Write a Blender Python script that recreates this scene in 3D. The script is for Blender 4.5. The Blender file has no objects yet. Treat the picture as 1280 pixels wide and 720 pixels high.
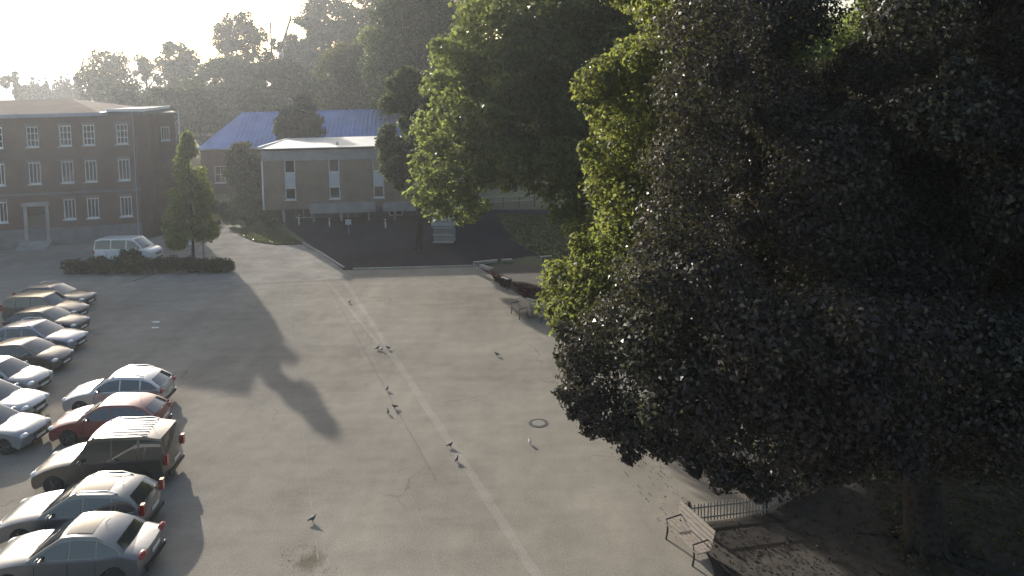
import bpy, bmesh, math, random
import numpy as np
from mathutils import Vector, Matrix
R = math.radians
SC = bpy.context.scene
COL = SC.collection
# ------------------------------------------------------------------ camera
CAM_H = 14.0
PITCH, ROLL = R(4.0), R(1.2)
FPX, PX0, PY0 = 950.0, 640.0, 166.0          # focal length and principal point, pixels of a 1280x720 frame
fwd = Vector((0, math.cos(PITCH), -math.sin(PITCH)))
rt0 = Vector((1, 0, 0)); up0 = rt0.cross(fwd)
rt = rt0*math.cos(ROLL) - up0*math.sin(ROLL)
up = up0*math.cos(ROLL) + rt0*math.sin(ROLL)
cam = bpy.data.cameras.new('camera')
cam.sensor_width = 36; cam.sensor_fit = 'HORIZONTAL'
cam.lens = FPX/1280*36
cam.shift_y = -(360-PY0)/1280
cam.clip_start = 0.1; cam.clip_end = 6000
camo = bpy.data.objects.new('camera', cam); COL.objects.link(camo)
m = Matrix((rt, up, -fwd)).transposed().to_4x4(); m.translation = Vector((0, 0, CAM_H))
camo.matrix_world = m
SC.camera = camo
# ------------------------------------------------------------------ sky, sun, exposure
SUN_EL, SUN_AZ = R(16.5), R(-31.0)           # azimuth clockwise from +Y
w = bpy.data.worlds.new('World'); SC.world = w; w.use_nodes = True
nt = w.node_tree; nt.nodes.clear()
sky = nt.nodes.new('ShaderNodeTexSky'); sky.sky_type = 'NISHITA'; sky.sun_disc = False
sky.sun_elevation = SUN_EL; sky.sun_rotation = SUN_AZ
sky.air_density = 1.0; sky.dust_density = 3.0; sky.ozone_density = 1.0
bg = nt.nodes.new('ShaderNodeBackground'); bg.inputs['Strength'].default_value = 0.15
wo = nt.nodes.new('ShaderNodeOutputWorld')
nt.links.new(sky.outputs[0], bg.inputs[0]); nt.links.new(bg.outputs[0], wo.inputs[0])
sd = bpy.data.lights.new('sun', 'SUN'); sd.energy = 5.0; sd.angle = R(0.6); sd.color = (1.0, 0.94, 0.85)
so = bpy.data.objects.new('sun', sd); COL.objects.link(so)
SUNV = Vector((math.sin(SUN_AZ)*math.cos(SUN_EL), math.cos(SUN_AZ)*math.cos(SUN_EL), math.sin(SUN_EL)))
so.rotation_euler = SUNV.to_track_quat('Z', 'Y').to_euler(); so.location = (-60, 60, 60)
SC.view_settings.view_transform = 'Standard'; SC.view_settings.look = 'None'
SC.view_settings.exposure = 0.6; SC.view_settings.gamma = 1.0
SC.render.engine = 'CYCLES'
SC.cycles.max_bounces = 6; SC.cycles.diffuse_bounces = 2; SC.cycles.glossy_bounces = 3
SC.cycles.transmission_bounces = 4; SC.cycles.volume_bounces = 0; SC.cycles.transparent_max_bounces = 6
HAZE_DENSITY, HAZE_ANISO = 0.00040, 0.65

# ------------------------------------------------------------------ places on the ground
def ray(px, py):
    return fwd + rt*((px-PX0)/FPX) - up*((py-PY0)/FPX)
def G(px, py, z=0.0):
    d = ray(px, py); t = (z-CAM_H)/d.z
    return Vector((d.x*t, d.y*t, z))
def at(px, py, dist):                          # the point of that sight line at ground distance dist
    d = ray(px, py); t = dist/d.y
    return Vector((d.x*t, d.y*t, CAM_H+d.z*t))

# ------------------------------------------------------------------ mesh helper
class MB:
    def __init__(s): s.v = []; s.f = []
    def add(s, vs, fs):
        o = len(s.v); s.v += [tuple(p) for p in vs]; s.f += [tuple(i+o for i in f) for f in fs]; return s
    def box(s, c, d, rz=0.0, M=None):
        cx, cy, cz = c; hx, hy, hz = d[0]/2, d[1]/2, d[2]/2
        vs = []
        for z in (-hz, hz):
            for (x, y) in ((-hx, -hy), (hx, -hy), (hx, hy), (-hx, hy)):
                p = Vector((x, y, z))
                if M: p = M @ p
                elif rz: p = Vector((x*math.cos(rz)-y*math.sin(rz), x*math.sin(rz)+y*math.cos(rz), z))
                vs.append((p.x+cx, p.y+cy, p.z+cz))
        return s.add(vs, [(3, 2, 1, 0), (4, 5, 6, 7), (0, 1, 5, 4), (1, 2, 6, 5), (2, 3, 7, 6), (3, 0, 4, 7)])
    def b2(s, x0, x1, y0, y1, z0, z1): return s.box(((x0+x1)/2, (y0+y1)/2, (z0+z1)/2), (x1-x0, y1-y0, z1-z0))
    def tube(s, pts, rad, n=8, cap=True):
        pts = [Vector(p) for p in pts]; k = len(pts)
        if not isinstance(rad, (list, tuple)): rad = [rad]*k
        vs = []; ref = Vector((0.31, 0.17, 0.93))
        for i, p in enumerate(pts):
            d = (pts[min(i+1, k-1)]-pts[max(i-1, 0)])
            d = d.normalized() if d.length > 1e-9 else Vector((0, 0, 1))
            a = d.cross(ref)
            if a.length < 0.15: a = d.cross(Vector((1, 0, 0)))
            a.normalize(); b = d.cross(a)
            for j in range(n):
                t = 2*math.pi*j/n; vs.append(p+a*math.cos(t)*rad[i]+b*math.sin(t)*rad[i])
        fs = [(i*n+j, i*n+(j+1) % n, (i+1)*n+(j+1) % n, (i+1)*n+j) for i in range(k-1) for j in range(n)]
        if cap: fs += [tuple(range(n-1, -1, -1)), tuple((k-1)*n+j for j in range(n))]
        return s.add(vs, fs)
    def lathe(s, prof, n=16, axis='Z', c=(0, 0, 0)):       # prof: (radius, height)
        vs = []
        for (r, h) in prof:
            for j in range(n):
                t = 2*math.pi*j/n; x, y, z = r*math.cos(t), r*math.sin(t), h
                if axis == 'Y': x, y, z = x, z, -y
                vs.append((x+c[0], y+c[1], z+c[2]))
        k = len(prof)
        fs = [(i*n+j, i*n+(j+1) % n, (i+1)*n+(j+1) % n, (i+1)*n+j) for i in range(k-1) for j in range(n)]
        fs += [tuple(range(n-1, -1, -1)), tuple((k-1)*n+j for j in range(n))]
        return s.add(vs, fs)
    def prism(s, poly, z0, z1):
        n = len(poly); vs = [(x, y, z0) for x, y in poly]+[(x, y, z1) for x, y in poly]
        return s.add(vs, [tuple(range(n-1, -1, -1)), tuple(range(n, 2*n))]+[(i, (i+1) % n, (i+1) % n+n, i+n) for i in range(n)])
    def ell(s, c, r, nu=10, nv=7):
        vs = []
        for i in range(nv+1):
            t = math.pi*i/nv
            for j in range(nu):
                p = 2*math.pi*j/nu
                vs.append((c[0]+r[0]*math.sin(t)*math.cos(p), c[1]+r[1]*math.sin(t)*math.sin(p), c[2]+r[2]*math.cos(t)))
        return s.add(vs, [(i*nu+j, (i+1)*nu+j, (i+1)*nu+(j+1) % nu, i*nu+(j+1) % nu) for i in range(nv) for j in range(nu)])
    def mesh(s, name, mat, smooth=0, fix=True):
        me = bpy.data.meshes.new(name); me.from_pydata(s.v, [], s.f); me.update()
        if fix:
            bm = bmesh.new(); bm.from_mesh(me); bmesh.ops.recalc_face_normals(bm, faces=bm.faces); bm.to_mesh(me); bm.free()
        for mt in (mat if isinstance(mat, (list, tuple)) else [mat]): me.materials.append(mt)
        if smooth:
            me.polygons.foreach_set('use_smooth', [True]*len(me.polygons)); me.set_sharp_from_angle(angle=R(smooth))
        return me
    def build(s, name, mat, parent=None, smooth=0, loc=None, fix=True):
        return link(name, s.mesh(name, mat, smooth, fix), parent, loc)
def link(name, me, parent=None, loc=None, rot=None):
    o = bpy.data.objects.new(name, me); COL.objects.link(o)
    if parent: o.parent = parent
    if loc is not None: o.location = loc
    if rot is not None: o.rotation_euler = rot
    return o
def tag(o, label=None, cat=None, group=None, kind=None):
    if label: o['label'] = label
    if cat: o['category'] = cat
    if group: o['group'] = group
    if kind: o['kind'] = kind
    return o
def thing(name, label, cat, loc=(0, 0, 0), rz=0.0, group=None):
    o = bpy.data.objects.new(name, None); COL.objects.link(o)
    o.location = loc; o.rotation_euler = (0, 0, rz); o.empty_display_size = 0.3
    return tag(o, label, cat, group)
def copy_tree(o, parent=None):
    c = o.copy(); COL.objects.link(c); c.parent = parent
    for ch in list(o.children): copy_tree(ch, c)
    return c

# ------------------------------------------------------------------ materials
def new_mat(name):
    mt = bpy.data.materials.new(name); mt.use_nodes = True
    n = mt.node_tree.nodes; return mt, n, mt.node_tree.links, n['Principled BSDF']
def setp(b, **k):
    for a, v in k.items():
        nm = {'color': 'Base Color', 'rough': 'Roughness', 'metal': 'Metallic', 'spec': 'Specular IOR Level', 'coat': 'Coat Weight',
              'coat_rough': 'Coat Roughness', 'trans': 'Transmission Weight', 'ior': 'IOR', 'alpha': 'Alpha'}[a]
        b.inputs[nm].default_value = (*v, 1) if isinstance(v, tuple) and len(v) == 3 else v
def coords(n, l, space='Object', scale=1.0):
    tc = n.new('ShaderNodeTexCoord'); mp = n.new('ShaderNodeMapping')
    mp.inputs['Scale'].default_value = (scale,)*3 if not isinstance(scale, tuple) else scale
    l.new(tc.outputs[space], mp.inputs[0]); return mp.outputs[0]
def noise(n, l, vec, sc, det=4, rough=0.6):
    t = n.new('ShaderNodeTexNoise'); t.inputs['Scale'].default_value = sc; t.inputs['Detail'].default_value = det
    t.inputs['Roughness'].default_value = rough; l.new(vec, t.inputs['Vector']); return t.outputs[0]
def ramp(n, l, fac, stops):
    r = n.new('ShaderNodeValToRGB'); l.new(fac, r.inputs[0]); e = r.color_ramp.elements
    while len(e) < len(stops): e.new(0.5)
    for i, (p, c) in enumerate(stops): e[i].position = p; e[i].color = (*c, 1) if len(c) == 3 else c
    return r.outputs[0]
def mixc(n, l, fac, a, b, mode='MIX'):
    x = n.new('ShaderNodeMix'); x.data_type = 'RGBA'; x.blend_type = mode
    if isinstance(fac, (int, float)): x.inputs[0].default_value = fac
    else: l.new(fac, x.inputs[0])
    for i, s in ((6, a), (7, b)):
        if isinstance(s, tuple): x.inputs[i].default_value = (*s, 1)
        else: l.new(s, x.inputs[i])
    return x.outputs[2]
def bump(n, l, b, h, strength=0.3, dist=0.02):
    x = n.new('ShaderNodeBump'); x.inputs['Strength'].default_value = strength; x.inputs['Distance'].default_value = dist
    l.new(h, x.inputs['Height']); l.new(x.outputs[0], b.inputs['Normal'])
def plain(name, c, rough=0.6, var=0.12, sc=3.0, **k):
    mt, n, l, b = new_mat(name); setp(b, rough=rough, **k)
    v = coords(n, l); f = noise(n, l, v, sc, 5)
    lo = tuple(x*(1-var) for x in c); hi = tuple(min(1, x*(1+var)) for x in c)
    l.new(ramp(n, l, f, [(0.3, lo), (0.7, hi)]), b.inputs['Base Color']); return mt
def flatm(name, c, **k):
    mt, n, l, b = new_mat(name); setp(b, color=c, **k); return mt
def asphalt(name, c, streak=True, stain=None):
    mt, n, l, b = new_mat(name); setp(b, rough=0.95, spec=0.06)
    v = coords(n, l); big = noise(n, l, v, 0.12, 6, 0.6); mid = noise(n, l, v, 1.1, 6, 0.65); fine = noise(n, l, v, 22, 3, 0.7)
    c1 = ramp(n, l, big, [(0.3, tuple(x*0.80 for x in c)), (0.5, c), (0.72, tuple(x*1.18 for x in c))])
    c2 = mixc(n, l, 0.32, c1, ramp(n, l, mid, [(0.25, (0.55, 0.54, 0.53)), (0.75, (1.35, 1.34, 1.30))]), 'MULTIPLY')
    c2 = mixc(n, l, 0.8, c2, ramp(n, l, fine, [(0.2, (0.5,)*3), (0.8, (1.5,)*3)]), 'MULTIPLY')
    if streak:
        v2 = coords(n, l, scale=(0.25, 2.0, 1)); st = noise(n, l, v2, 0.7, 5, 0.6)
        c2 = mixc(n, l, 0.25, c2, ramp(n, l, st, [(0.3, (0.80, 0.79, 0.79)), (0.65, (1.15, 1.15, 1.14))]), 'MULTIPLY')
    v3 = n.new('ShaderNodeMapping'); v3.inputs['Rotation'].default_value = (0, 0, R(-22.6)); v3.inputs['Scale'].default_value = (0.55, 0.03, 1); l.new(v, v3.inputs[0])
    c2 = mixc(n, l, 0.45, c2, ramp(n, l, noise(n, l, v3.outputs[0], 1.0, 4, 0.6), [(0.3, (0.80, 0.80, 0.81)), (0.7, (1.16, 1.15, 1.13))]), 'MULTIPLY')
    ds = n.new('ShaderNodeVectorMath'); ds.operation = 'SCALE'; ds.inputs['Scale'].default_value = 2.2
    nv = n.new('ShaderNodeTexNoise'); nv.inputs['Scale'].default_value = 0.5; nv.inputs['Detail'].default_value = 6; l.new(v, nv.inputs['Vector']); l.new(nv.outputs['Color'], ds.inputs[0])
    dv = n.new('ShaderNodeVectorMath'); dv.operation = 'ADD'; l.new(v, dv.inputs[0]); l.new(ds.outputs[0], dv.inputs[1])
    vo = n.new('ShaderNodeTexVoronoi'); vo.feature = 'DISTANCE_TO_EDGE'; vo.inputs['Scale'].default_value = 0.14; l.new(dv.outputs[0], vo.inputs['Vector'])
    ck = ramp(n, l, vo.outputs['Distance'], [(0.0, (0.70, 0.69, 0.68)), (0.006, (1, 1, 1))])
    c2 = mixc(n, l, ramp(n, l, noise(n, l, v, 0.2, 2), [(0.45, (0, 0, 0)), (0.6, (0.9, 0.9, 0.9))]), c2, mixc(n, l, 1.0, c2, ck, 'MULTIPLY'))
    if stain:
        for (sx, sy, sr, dk) in stain:
            sb = n.new('ShaderNodeVectorMath'); sb.operation = 'SUBTRACT'; l.new(v, sb.inputs[0]); sb.inputs[1].default_value = (sx, sy, 0)
            ln = n.new('ShaderNodeVectorMath'); ln.operation = 'LENGTH'; l.new(sb.outputs[0], ln.inputs[0])
            ma = n.new('ShaderNodeMath'); ma.operation = 'MULTIPLY_ADD'; l.new(mid, ma.inputs[0]); ma.inputs[1].default_value = sr*1.5; l.new(ln.outputs['Value'], ma.inputs[2])
            c2 = mixc(n, l, 1.0, c2, ramp(n, l, ma.outputs[0], [(min(0.9, sr*1.05), (dk, dk*0.98, dk*0.88)), (min(1.0, sr*1.75), (1, 1, 1))]), 'MULTIPLY')
    spk = noise(n, l, v, 2.6, 2, 0.5)
    c2 = mixc(n, l, 0.8, c2, ramp(n, l, spk, [(0.74, (1, 1, 1)), (0.80, (0.72, 0.71, 0.70))]), 'MULTIPLY')
    df = n.new('ShaderNodeBsdfDiffuse'); df.inputs['Roughness'].default_value = 0.0
    l.new(c2, df.inputs['Color']); bump(n, l, df, fine, 0.12, 0.01); l.new(df.outputs[0], n['Material Output'].inputs['Surface']); return mt
def brick(name, c1, c2, mortar, sc=1.0, bw=0.25, bh=0.075):
    mt, n, l, b = new_mat(name); setp(b, rough=0.95, spec=0.06)
    tc = n.new('ShaderNodeTexCoord'); sp = n.new('ShaderNodeSeparateXYZ'); l.new(tc.outputs['Object'], sp.inputs[0])
    ad = n.new('ShaderNodeMath'); ad.operation = 'ADD'; l.new(sp.outputs[0], ad.inputs[0]); l.new(sp.outputs[1], ad.inputs[1])
    cb = n.new('ShaderNodeCombineXYZ'); l.new(ad.outputs[0], cb.inputs[0]); l.new(sp.outputs[2], cb.inputs[1])
    bt = n.new('ShaderNodeTexBrick'); l.new(cb.outputs[0], bt.inputs['Vector'])
    bt.inputs['Color1'].default_value = (*c1, 1); bt.inputs['Color2'].default_value = (*c2, 1); bt.inputs['Mortar'].default_value = (*mortar, 1)
    bt.inputs['Scale'].default_value = sc; bt.inputs['Mortar Size'].default_value = 0.008
    bt.inputs['Brick Width'].default_value = bw; bt.inputs['Row Height'].default_value = bh
    f = noise(n, l, tc.outputs['Object'], 0.45, 6)
    col = mixc(n, l, 0.6, bt.outputs[0], ramp(n, l, f, [(0.3, (0.62, 0.6, 0.6)), (0.7, (1.3, 1.27, 1.22))]), 'MULTIPLY')
    l.new(col, b.inputs['Base Color']); return mt
def leafmat(name, dark, mid, light, trans, brown=None, patch=0.3, tmix=0.4, spec=0.5, rough=0.42):
    mt, n, l, b = new_mat(name)
    g = n.new('ShaderNodeNewGeometry'); v = coords(n, l)
    col = ramp(n, l, g.outputs['Random Per Island'], [(0.0, dark), (0.55, mid), (1.0, light)])
    nz = noise(n, l, v, patch, 4, 0.6)
    if brown:
        f = ramp(n, l, nz, [(0.40, (0, 0, 0)), (0.58, (1, 1, 1))])
        col = mixc(n, l, f, col, mixc(n, l, g.outputs['Random Per Island'], tuple(x*0.6 for x in brown), tuple(x*1.4 for x in brown)))
    else:
        col = mixc(n, l, 0.6, col, ramp(n, l, nz, [(0.3, (0.6, 0.65, 0.6)), (0.7, (1.35, 1.3, 1.2))]), 'MULTIPLY')
    l.new(col, b.inputs['Base Color']); setp(b, rough=rough, spec=spec)
    l.new(ramp(n, l, g.outputs['Random Per Island'], [(0.0, (rough+0.3,)*3), (0.7, (rough+0.2,)*3), (0.9, (max(0.2, rough-0.14),)*3)]), b.inputs['Roughness'])
    t = n.new('ShaderNodeBsdfTranslucent')
    tcol = mixc(n, l, 0.75, trans, col, 'MIX') if False else mixc(n, l, g.outputs['Random Per Island'], tuple(x*0.6 for x in trans), trans)
    l.new(tcol, t.inputs[0])
    mx = n.new('ShaderNodeMixShader'); mx.inputs[0].default_value = tmix
    l.new(b.outputs[0], mx.inputs[1]); l.new(t.outputs[0], mx.inputs[2])
    l.new(mx.outputs[0], n['Material Output'].inputs['Surface']); return mt
def paint(name, c, metal=0.0, rough=0.32):
    mt, n, l, b = new_mat(name); setp(b, color=c, metal=metal, rough=rough, coat=1.0, coat_rough=0.06)
    f = noise(n, l, coords(n, l), 2.5, 4)
    l.new(ramp(n, l, f, [(0.3, tuple(x*0.92 for x in c)), (0.7, tuple(min(1, x*1.06) for x in c))]), b.inputs['Base Color'])
    l.new(ramp(n, l, f, [(0.3, (0.17,)*3), (0.7, (0.24,)*3)]), b.inputs['Coat Roughness']); return mt

M = {}
M['asphalt'] = asphalt('plaza_asphalt', (0.280, 0.258, 0.222), True, [(G(387, 702).x, G(387, 702).y, 0.52, 0.60)])
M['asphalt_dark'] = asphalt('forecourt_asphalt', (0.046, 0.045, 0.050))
M['kerb'] = plain('kerb_stone', (0.33, 0.31, 0.28), 0.85, 0.25, 4)
M['gutter'] = asphalt('pale_gutter_stone', (0.315, 0.292, 0.257), False)
M['joint'] = asphalt('pavement_joint', (0.298, 0.276, 0.242), False)
M['seam'] = asphalt('tar_seam', (0.235, 0.22, 0.195), False)
M['grass'] = plain('grass_ground', (0.055, 0.068, 0.025), 0.95, 0.4, 1.5)
M['blade'] = leafmat('grass_blades', (0.05, 0.07, 0.015), (0.09, 0.11, 0.03), (0.15, 0.17, 0.05), (0.16, 0.19, 0.04), tmix=0.3)
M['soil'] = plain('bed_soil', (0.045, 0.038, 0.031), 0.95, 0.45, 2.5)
M['brick_red'] = brick('dark_red_brick', (0.15, 0.085, 0.07), (0.11, 0.07, 0.06), (0.16, 0.15, 0.14))
M['brick_tan'] = brick('brown_brick', (0.26, 0.205, 0.155), (0.21, 0.16, 0.12), (0.18, 0.17, 0.155))
M['white'] = plain('white_trim', (0.72, 0.72, 0.70), 0.55, 0.06, 2)
M['grey_panel'] = plain('pale_grey_panel', (0.48, 0.50, 0.53), 0.6, 0.08, 1.5)
M['concrete'] = plain('grey_concrete', (0.30, 0.29, 0.29), 0.85, 0.2, 1.2)
M['kerb_dark'] = plain('manhole_concrete', (0.24, 0.23, 0.21), 0.95, 0.2, 6, spec=0.1)
M['concrete_dark'] = plain('dark_render', (0.16, 0.155, 0.16), 0.9, 0.2, 1.2)  # darker grey for plinth, lintels, string course and recessed wall
M['rooftile'] = brick('brown_roof_tiles', (0.085, 0.055, 0.05), (0.07, 0.048, 0.045), (0.05, 0.035, 0.03), 1.0, 0.30, 0.33)
M['bitumen'] = plain('roof_felt', (0.12, 0.12, 0.125), 0.9, 0.25, 0.8)
M['roofpale'] = plain('pale_roof_sheet', (0.50, 0.50, 0.47), 0.6, 0.12, 0.9)
M['blue'] = plain('blue_roof_metal', (0.12, 0.21, 0.45), 0.5, 0.28, 0.35)
M['zinc'] = plain('zinc_eave', (0.30, 0.32, 0.38), 0.5, 0.1, 1)
M['glass'] = flatm('window_glass', (0.02, 0.025, 0.03), rough=0.06, spec=0.8)
M['door'] = plain('dark_door_wood', (0.09, 0.075, 0.06), 0.6, 0.2, 4)
M['wood'] = plain('weathered_bench_wood', (0.26, 0.225, 0.19), 0.7, 0.25, 7)
M['woodpale'] = plain('pale_fence_wood', (0.25, 0.22, 0.19), 0.8, 0.25, 8)
M['wooddark'] = plain('dark_post_wood', (0.06, 0.045, 0.04), 0.8, 0.3, 6)
M['iron'] = plain('dark_cast_iron', (0.05, 0.05, 0.052), 0.55, 0.25, 6, metal=0.3)
M['steel'] = plain('galvanised_steel', (0.34, 0.35, 0.36), 0.5, 0.15, 3, metal=0.6)
M['rail'] = plain('pale_rail_paint', (0.62, 0.56, 0.48), 0.55, 0.12, 3)
M['bark'] = plain('bark', (0.034, 0.030, 0.025), 0.95, 0.65, 7, spec=0.1)
M['tyre'] = plain('tyre_rubber', (0.025, 0.025, 0.026), 0.85, 0.2, 9)
M['rim'] = plain('alloy_rim', (0.45, 0.46, 0.47), 0.35, 0.08, 5, metal=0.8)
M['black'] = plain('black_plastic', (0.022, 0.022, 0.024), 0.5, 0.2, 6)
M['carglass'] = flatm('car_glass', (0.03, 0.034, 0.036), rough=0.04, spec=0.9, coat=0.6)
M['lamp'] = flatm('headlamp_glass', (0.70, 0.72, 0.74), rough=0.08, spec=0.9, coat=1.0)
M['tail'] = flatm('taillight_red', (0.32, 0.02, 0.02), rough=0.12, coat=1.0)
M['plate'] = plain('plate_white', (0.65, 0.65, 0.62), 0.5, 0.04, 5)
M['chrome'] = flatm('bright_metal_trim', (0.7, 0.7, 0.7), metal=1.0, rough=0.18)
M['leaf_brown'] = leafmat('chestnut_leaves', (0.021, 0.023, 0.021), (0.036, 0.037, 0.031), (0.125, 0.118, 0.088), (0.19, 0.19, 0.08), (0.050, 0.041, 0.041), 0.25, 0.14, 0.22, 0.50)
M['leaf_green'] = leafmat('green_maple_leaves', (0.03, 0.04, 0.012), (0.05, 0.065, 0.018), (0.085, 0.10, 0.03), (0.38, 0.43, 0.09), None, 0.25, 0.40, 0.30, 0.55)
M['leaf_lime'] = leafmat('maple_leaves', (0.036, 0.054, 0.016), (0.065, 0.092, 0.026), (0.11, 0.14, 0.04), (0.36, 0.43, 0.11), None, 0.25, 0.46, 0.30, 0.55)
M['leaf_far'] = leafmat('forest_leaves', (0.016, 0.030, 0.013), (0.028, 0.048, 0.018), (0.055, 0.080, 0.028), (0.14, 0.22, 0.04), None, 0.12, 0.16, 0.3, 0.6)
M['leaf_yellow'] = leafmat('young_tree_leaves', (0.065, 0.088, 0.024), (0.11, 0.145, 0.04), (0.18, 0.21, 0.065), (0.42, 0.50, 0.08), None, 0.5, 0.45, 0.3, 0.55)
M['leaf_yard'] = leafmat('yard_tree_leaves', (0.030, 0.042, 0.016), (0.050, 0.068, 0.026), (0.085, 0.105, 0.04), (0.22, 0.30, 0.07), None, 0.3, 0.3, 0.3, 0.55)
M['leaf_conifer'] = leafmat('conifer_needles', (0.012, 0.022, 0.016), (0.020, 0.034, 0.022), (0.034, 0.05, 0.03), (0.05, 0.08, 0.03), None, 0.4, 0.2, 0.3, 0.6)
M['leaf_hedge'] = leafmat('hedge_leaves', (0.016, 0.028, 0.012), (0.028, 0.042, 0.016), (0.05, 0.068, 0.024), (0.12, 0.16, 0.03), None, 0.8, 0.3, 0.4, 0.5)
M['heather'] = leafmat('reddish_bedding', (0.045, 0.018, 0.022), (0.075, 0.030, 0.034), (0.10, 0.05, 0.045), (0.12, 0.05, 0.04), None, 0.8, 0.25, 0.3, 0.6)
M['litter'] = leafmat('fallen_leaves', (0.04, 0.026, 0.016), (0.07, 0.045, 0.026), (0.11, 0.08, 0.045), (0.06, 0.04, 0.02), None, 0.8, 0.1, 0.3, 0.7)
M['feather'] = plain('grey_feathers', (0.09, 0.09, 0.10), 0.7, 0.4, 14)
M['feather_pale'] = plain('pale_feathers', (0.45, 0.44, 0.43), 0.7, 0.25, 14)

# ------------------------------------------------------------------ ground
def hill(x, y):
    t = max(0.0, min(1.0, (y-118)/260.0)); s = t*t*(3-2*t)
    side = max(0.0, min(1.0, (x+150)/200.0))
    return s*(10+16*side)
mb = MB()
ys = [-30, -5, 5, 15, 25, 35, 45, 55, 65, 75, 90, 105, 118, 135, 155, 180, 210, 250, 300, 380, 600, 1200, 3000]
xs = [-2500, -900, -450, -300, -220, -160, -120, -90, -60, -40, -20, 0, 20, 40, 60, 90, 120, 160, 220, 300, 450, 900, 2500]
mb.add([(x, y, hill(x, y)-0.02) for y in ys for x in xs],
       [(j*len(xs)+i, j*len(xs)+i+1, (j+1)*len(xs)+i+1, (j+1)*len(xs)+i) for j in range(len(ys)-1) for i in range(len(xs)-1)])
tag(mb.build('ground', M['grass'], smooth=60), kind='structure')
def sheet(name, pts, mat, z, label=None):
    b = MB(); b.add([(p[0], p[1], z) for p in pts], [tuple(range(len(pts)))])
    o = b.build(name, mat, fix=False)
    if o.data.polygons[0].normal.z < 0: o.data.flip_normals()
    return tag(o, label, kind='structure')
def gp(*pts): return [G(*p) for p in pts]
plaza_far = [G(297, 352), G(430, 338), G(600, 333)]
plaza = [G(600, 333), G(690, 397), G(830, 492), G(1010, 610), Vector((16, 22, 0)), Vector((16, 2, 0)), Vector((-70, 2, 0)), Vector((-70, 58, 0)), G(0, 352), G(180, 352), G(297, 351), G(430, 338)]
sheet('plaza', plaza, M['asphalt'], 0.0)
pav = brick('path_pavers', (0.325, 0.308, 0.275), (0.285, 0.27, 0.24), (0.20, 0.19, 0.17), 1.0, 0.42, 0.22)
_d = pav.node_tree.nodes.new('ShaderNodeBsdfDiffuse'); pav.node_tree.links.new(pav.node_tree.nodes['Principled BSDF'].inputs['Base Color'].links[0].from_socket, _d.inputs['Color']); pav.node_tree.links.new(_d.outputs[0], pav.node_tree.nodes['Material Output'].inputs['Surface'])
# pavers lie flat: use x and y of the object as the brick plane
nt_ = pav.node_tree
for nd in nt_.nodes:
    if nd.type == 'COMBXYZ':
        sp_ = [q for q in nt_.nodes if q.type == 'SEPXYZ'][0]
        nt_.links.new(sp_.outputs[0], nd.inputs[0]); nt_.links.new(sp_.outputs[1], nd.inputs[1])
M['paver'] = pav
path = gp((297, 356), (440, 349), (425, 334), (402, 318), (378, 306), (345, 307), (318, 303), (296, 294), (284, 283), (276, 274), (262, 276), (262, 290), (255, 300), (240, 320), (200, 340), (150, 358))
sheet('paved_path', path, M['paver'], 0.008)
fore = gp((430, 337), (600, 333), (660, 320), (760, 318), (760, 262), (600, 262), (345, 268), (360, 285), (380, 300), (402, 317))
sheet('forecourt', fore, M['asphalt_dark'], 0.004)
# road behind the left building's yard
sheet('yard', gp((150, 357), (200, 339), (240, 319), (255, 299), (262, 289), (262, 280), (180, 300), (90, 305), (-200, 320), (-200, 362)), M['asphalt'], 0.004)
lawn = gp((378, 305), (345, 306), (318, 302), (298, 293), (310, 283), (345, 285))
sheet('lawn', lawn, M['grass'], 0.012)
sheet('shade_sheet', gp((601, 336), (640, 330), (700, 334), (770, 345), (770, 450), (692, 399)), M['soil'], 0.014)  # dark soil-coloured sheet stands in for tree shade missing on this ground
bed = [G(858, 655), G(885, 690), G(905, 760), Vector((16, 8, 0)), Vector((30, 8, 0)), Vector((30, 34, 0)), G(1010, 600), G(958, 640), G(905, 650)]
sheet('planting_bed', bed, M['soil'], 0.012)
slope = gp((620, 268), (760, 268), (760, 345), (700, 335), (640, 300))
sheet('grass_bank', slope, M['grass'], 0.012)

def strip(name, p, q, width, mat, z, kind='structure', seg=40, wob=0.0, seed=1):
    rng = random.Random(seed); d = (q-p); L = d.length; d.normalize(); nrm = Vector((-d.y, d.x, 0)); b = MB(); vs = []
    for i in range(seg+1):
        c = p+d*(L*i/seg)
        a, e = width/2*(1+rng.uniform(-wob, wob)), width/2*(1+rng.uniform(-wob, wob))
        vs += [(c.x+nrm.x*a, c.y+nrm.y*a, z), (c.x-nrm.x*e, c.y-nrm.y*e, z)]
    b.add(vs, [(2*i, 2*i+1, 2*i+3, 2*i+2) for i in range(seg)])
    o = b.build(name, mat, fix=False)
    if o.data.polygons[0].normal.z < 0: o.data.flip_normals()
    return tag(o, kind=kind)
strip('gutter_strip', G(431, 352), G(676, 727), 0.30, M['gutter'], 0.005, wob=0.25, seed=2)
strip('edge_strip', G(409, 352), G(473, 430), 0.16, M['gutter'], 0.006, wob=0.4, seed=3)
strip('pavement_joint', G(356, 352), G(398, 700), 0.06, M['joint'], 0.005, wob=0.5, seed=4)
strip('pavement_joint', G(514, 620), G(553, 727), 0.05, M['joint'], 0.005, wob=0.5, seed=5)
strip('pavement_joint', G(415, 365), G(545, 600), 0.07, M['seam'], 0.004, wob=0.6, seed=8)
strip('path_edge', G(297, 355), G(440, 348), 0.20, M['gutter'], 0.014, wob=0.2, seed=6)
def kerb(p, q, w_=0.14, h=0.11, mat='kerb', name='kerb'):
    d = q-p; L = d.length; rz = math.atan2(d.y, d.x); k = max(1, int(L/1.0)); b = MB()
    for i in range(k):
        c = p+d*((i+0.5)/k); b.box((c.x, c.y, h/2-0.02), (L/k-0.012, w_, h+0.04), rz)
    return tag(b.build(name, M[mat]), kind='structure')
kerb(G(441, 337), G(597, 333))
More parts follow.
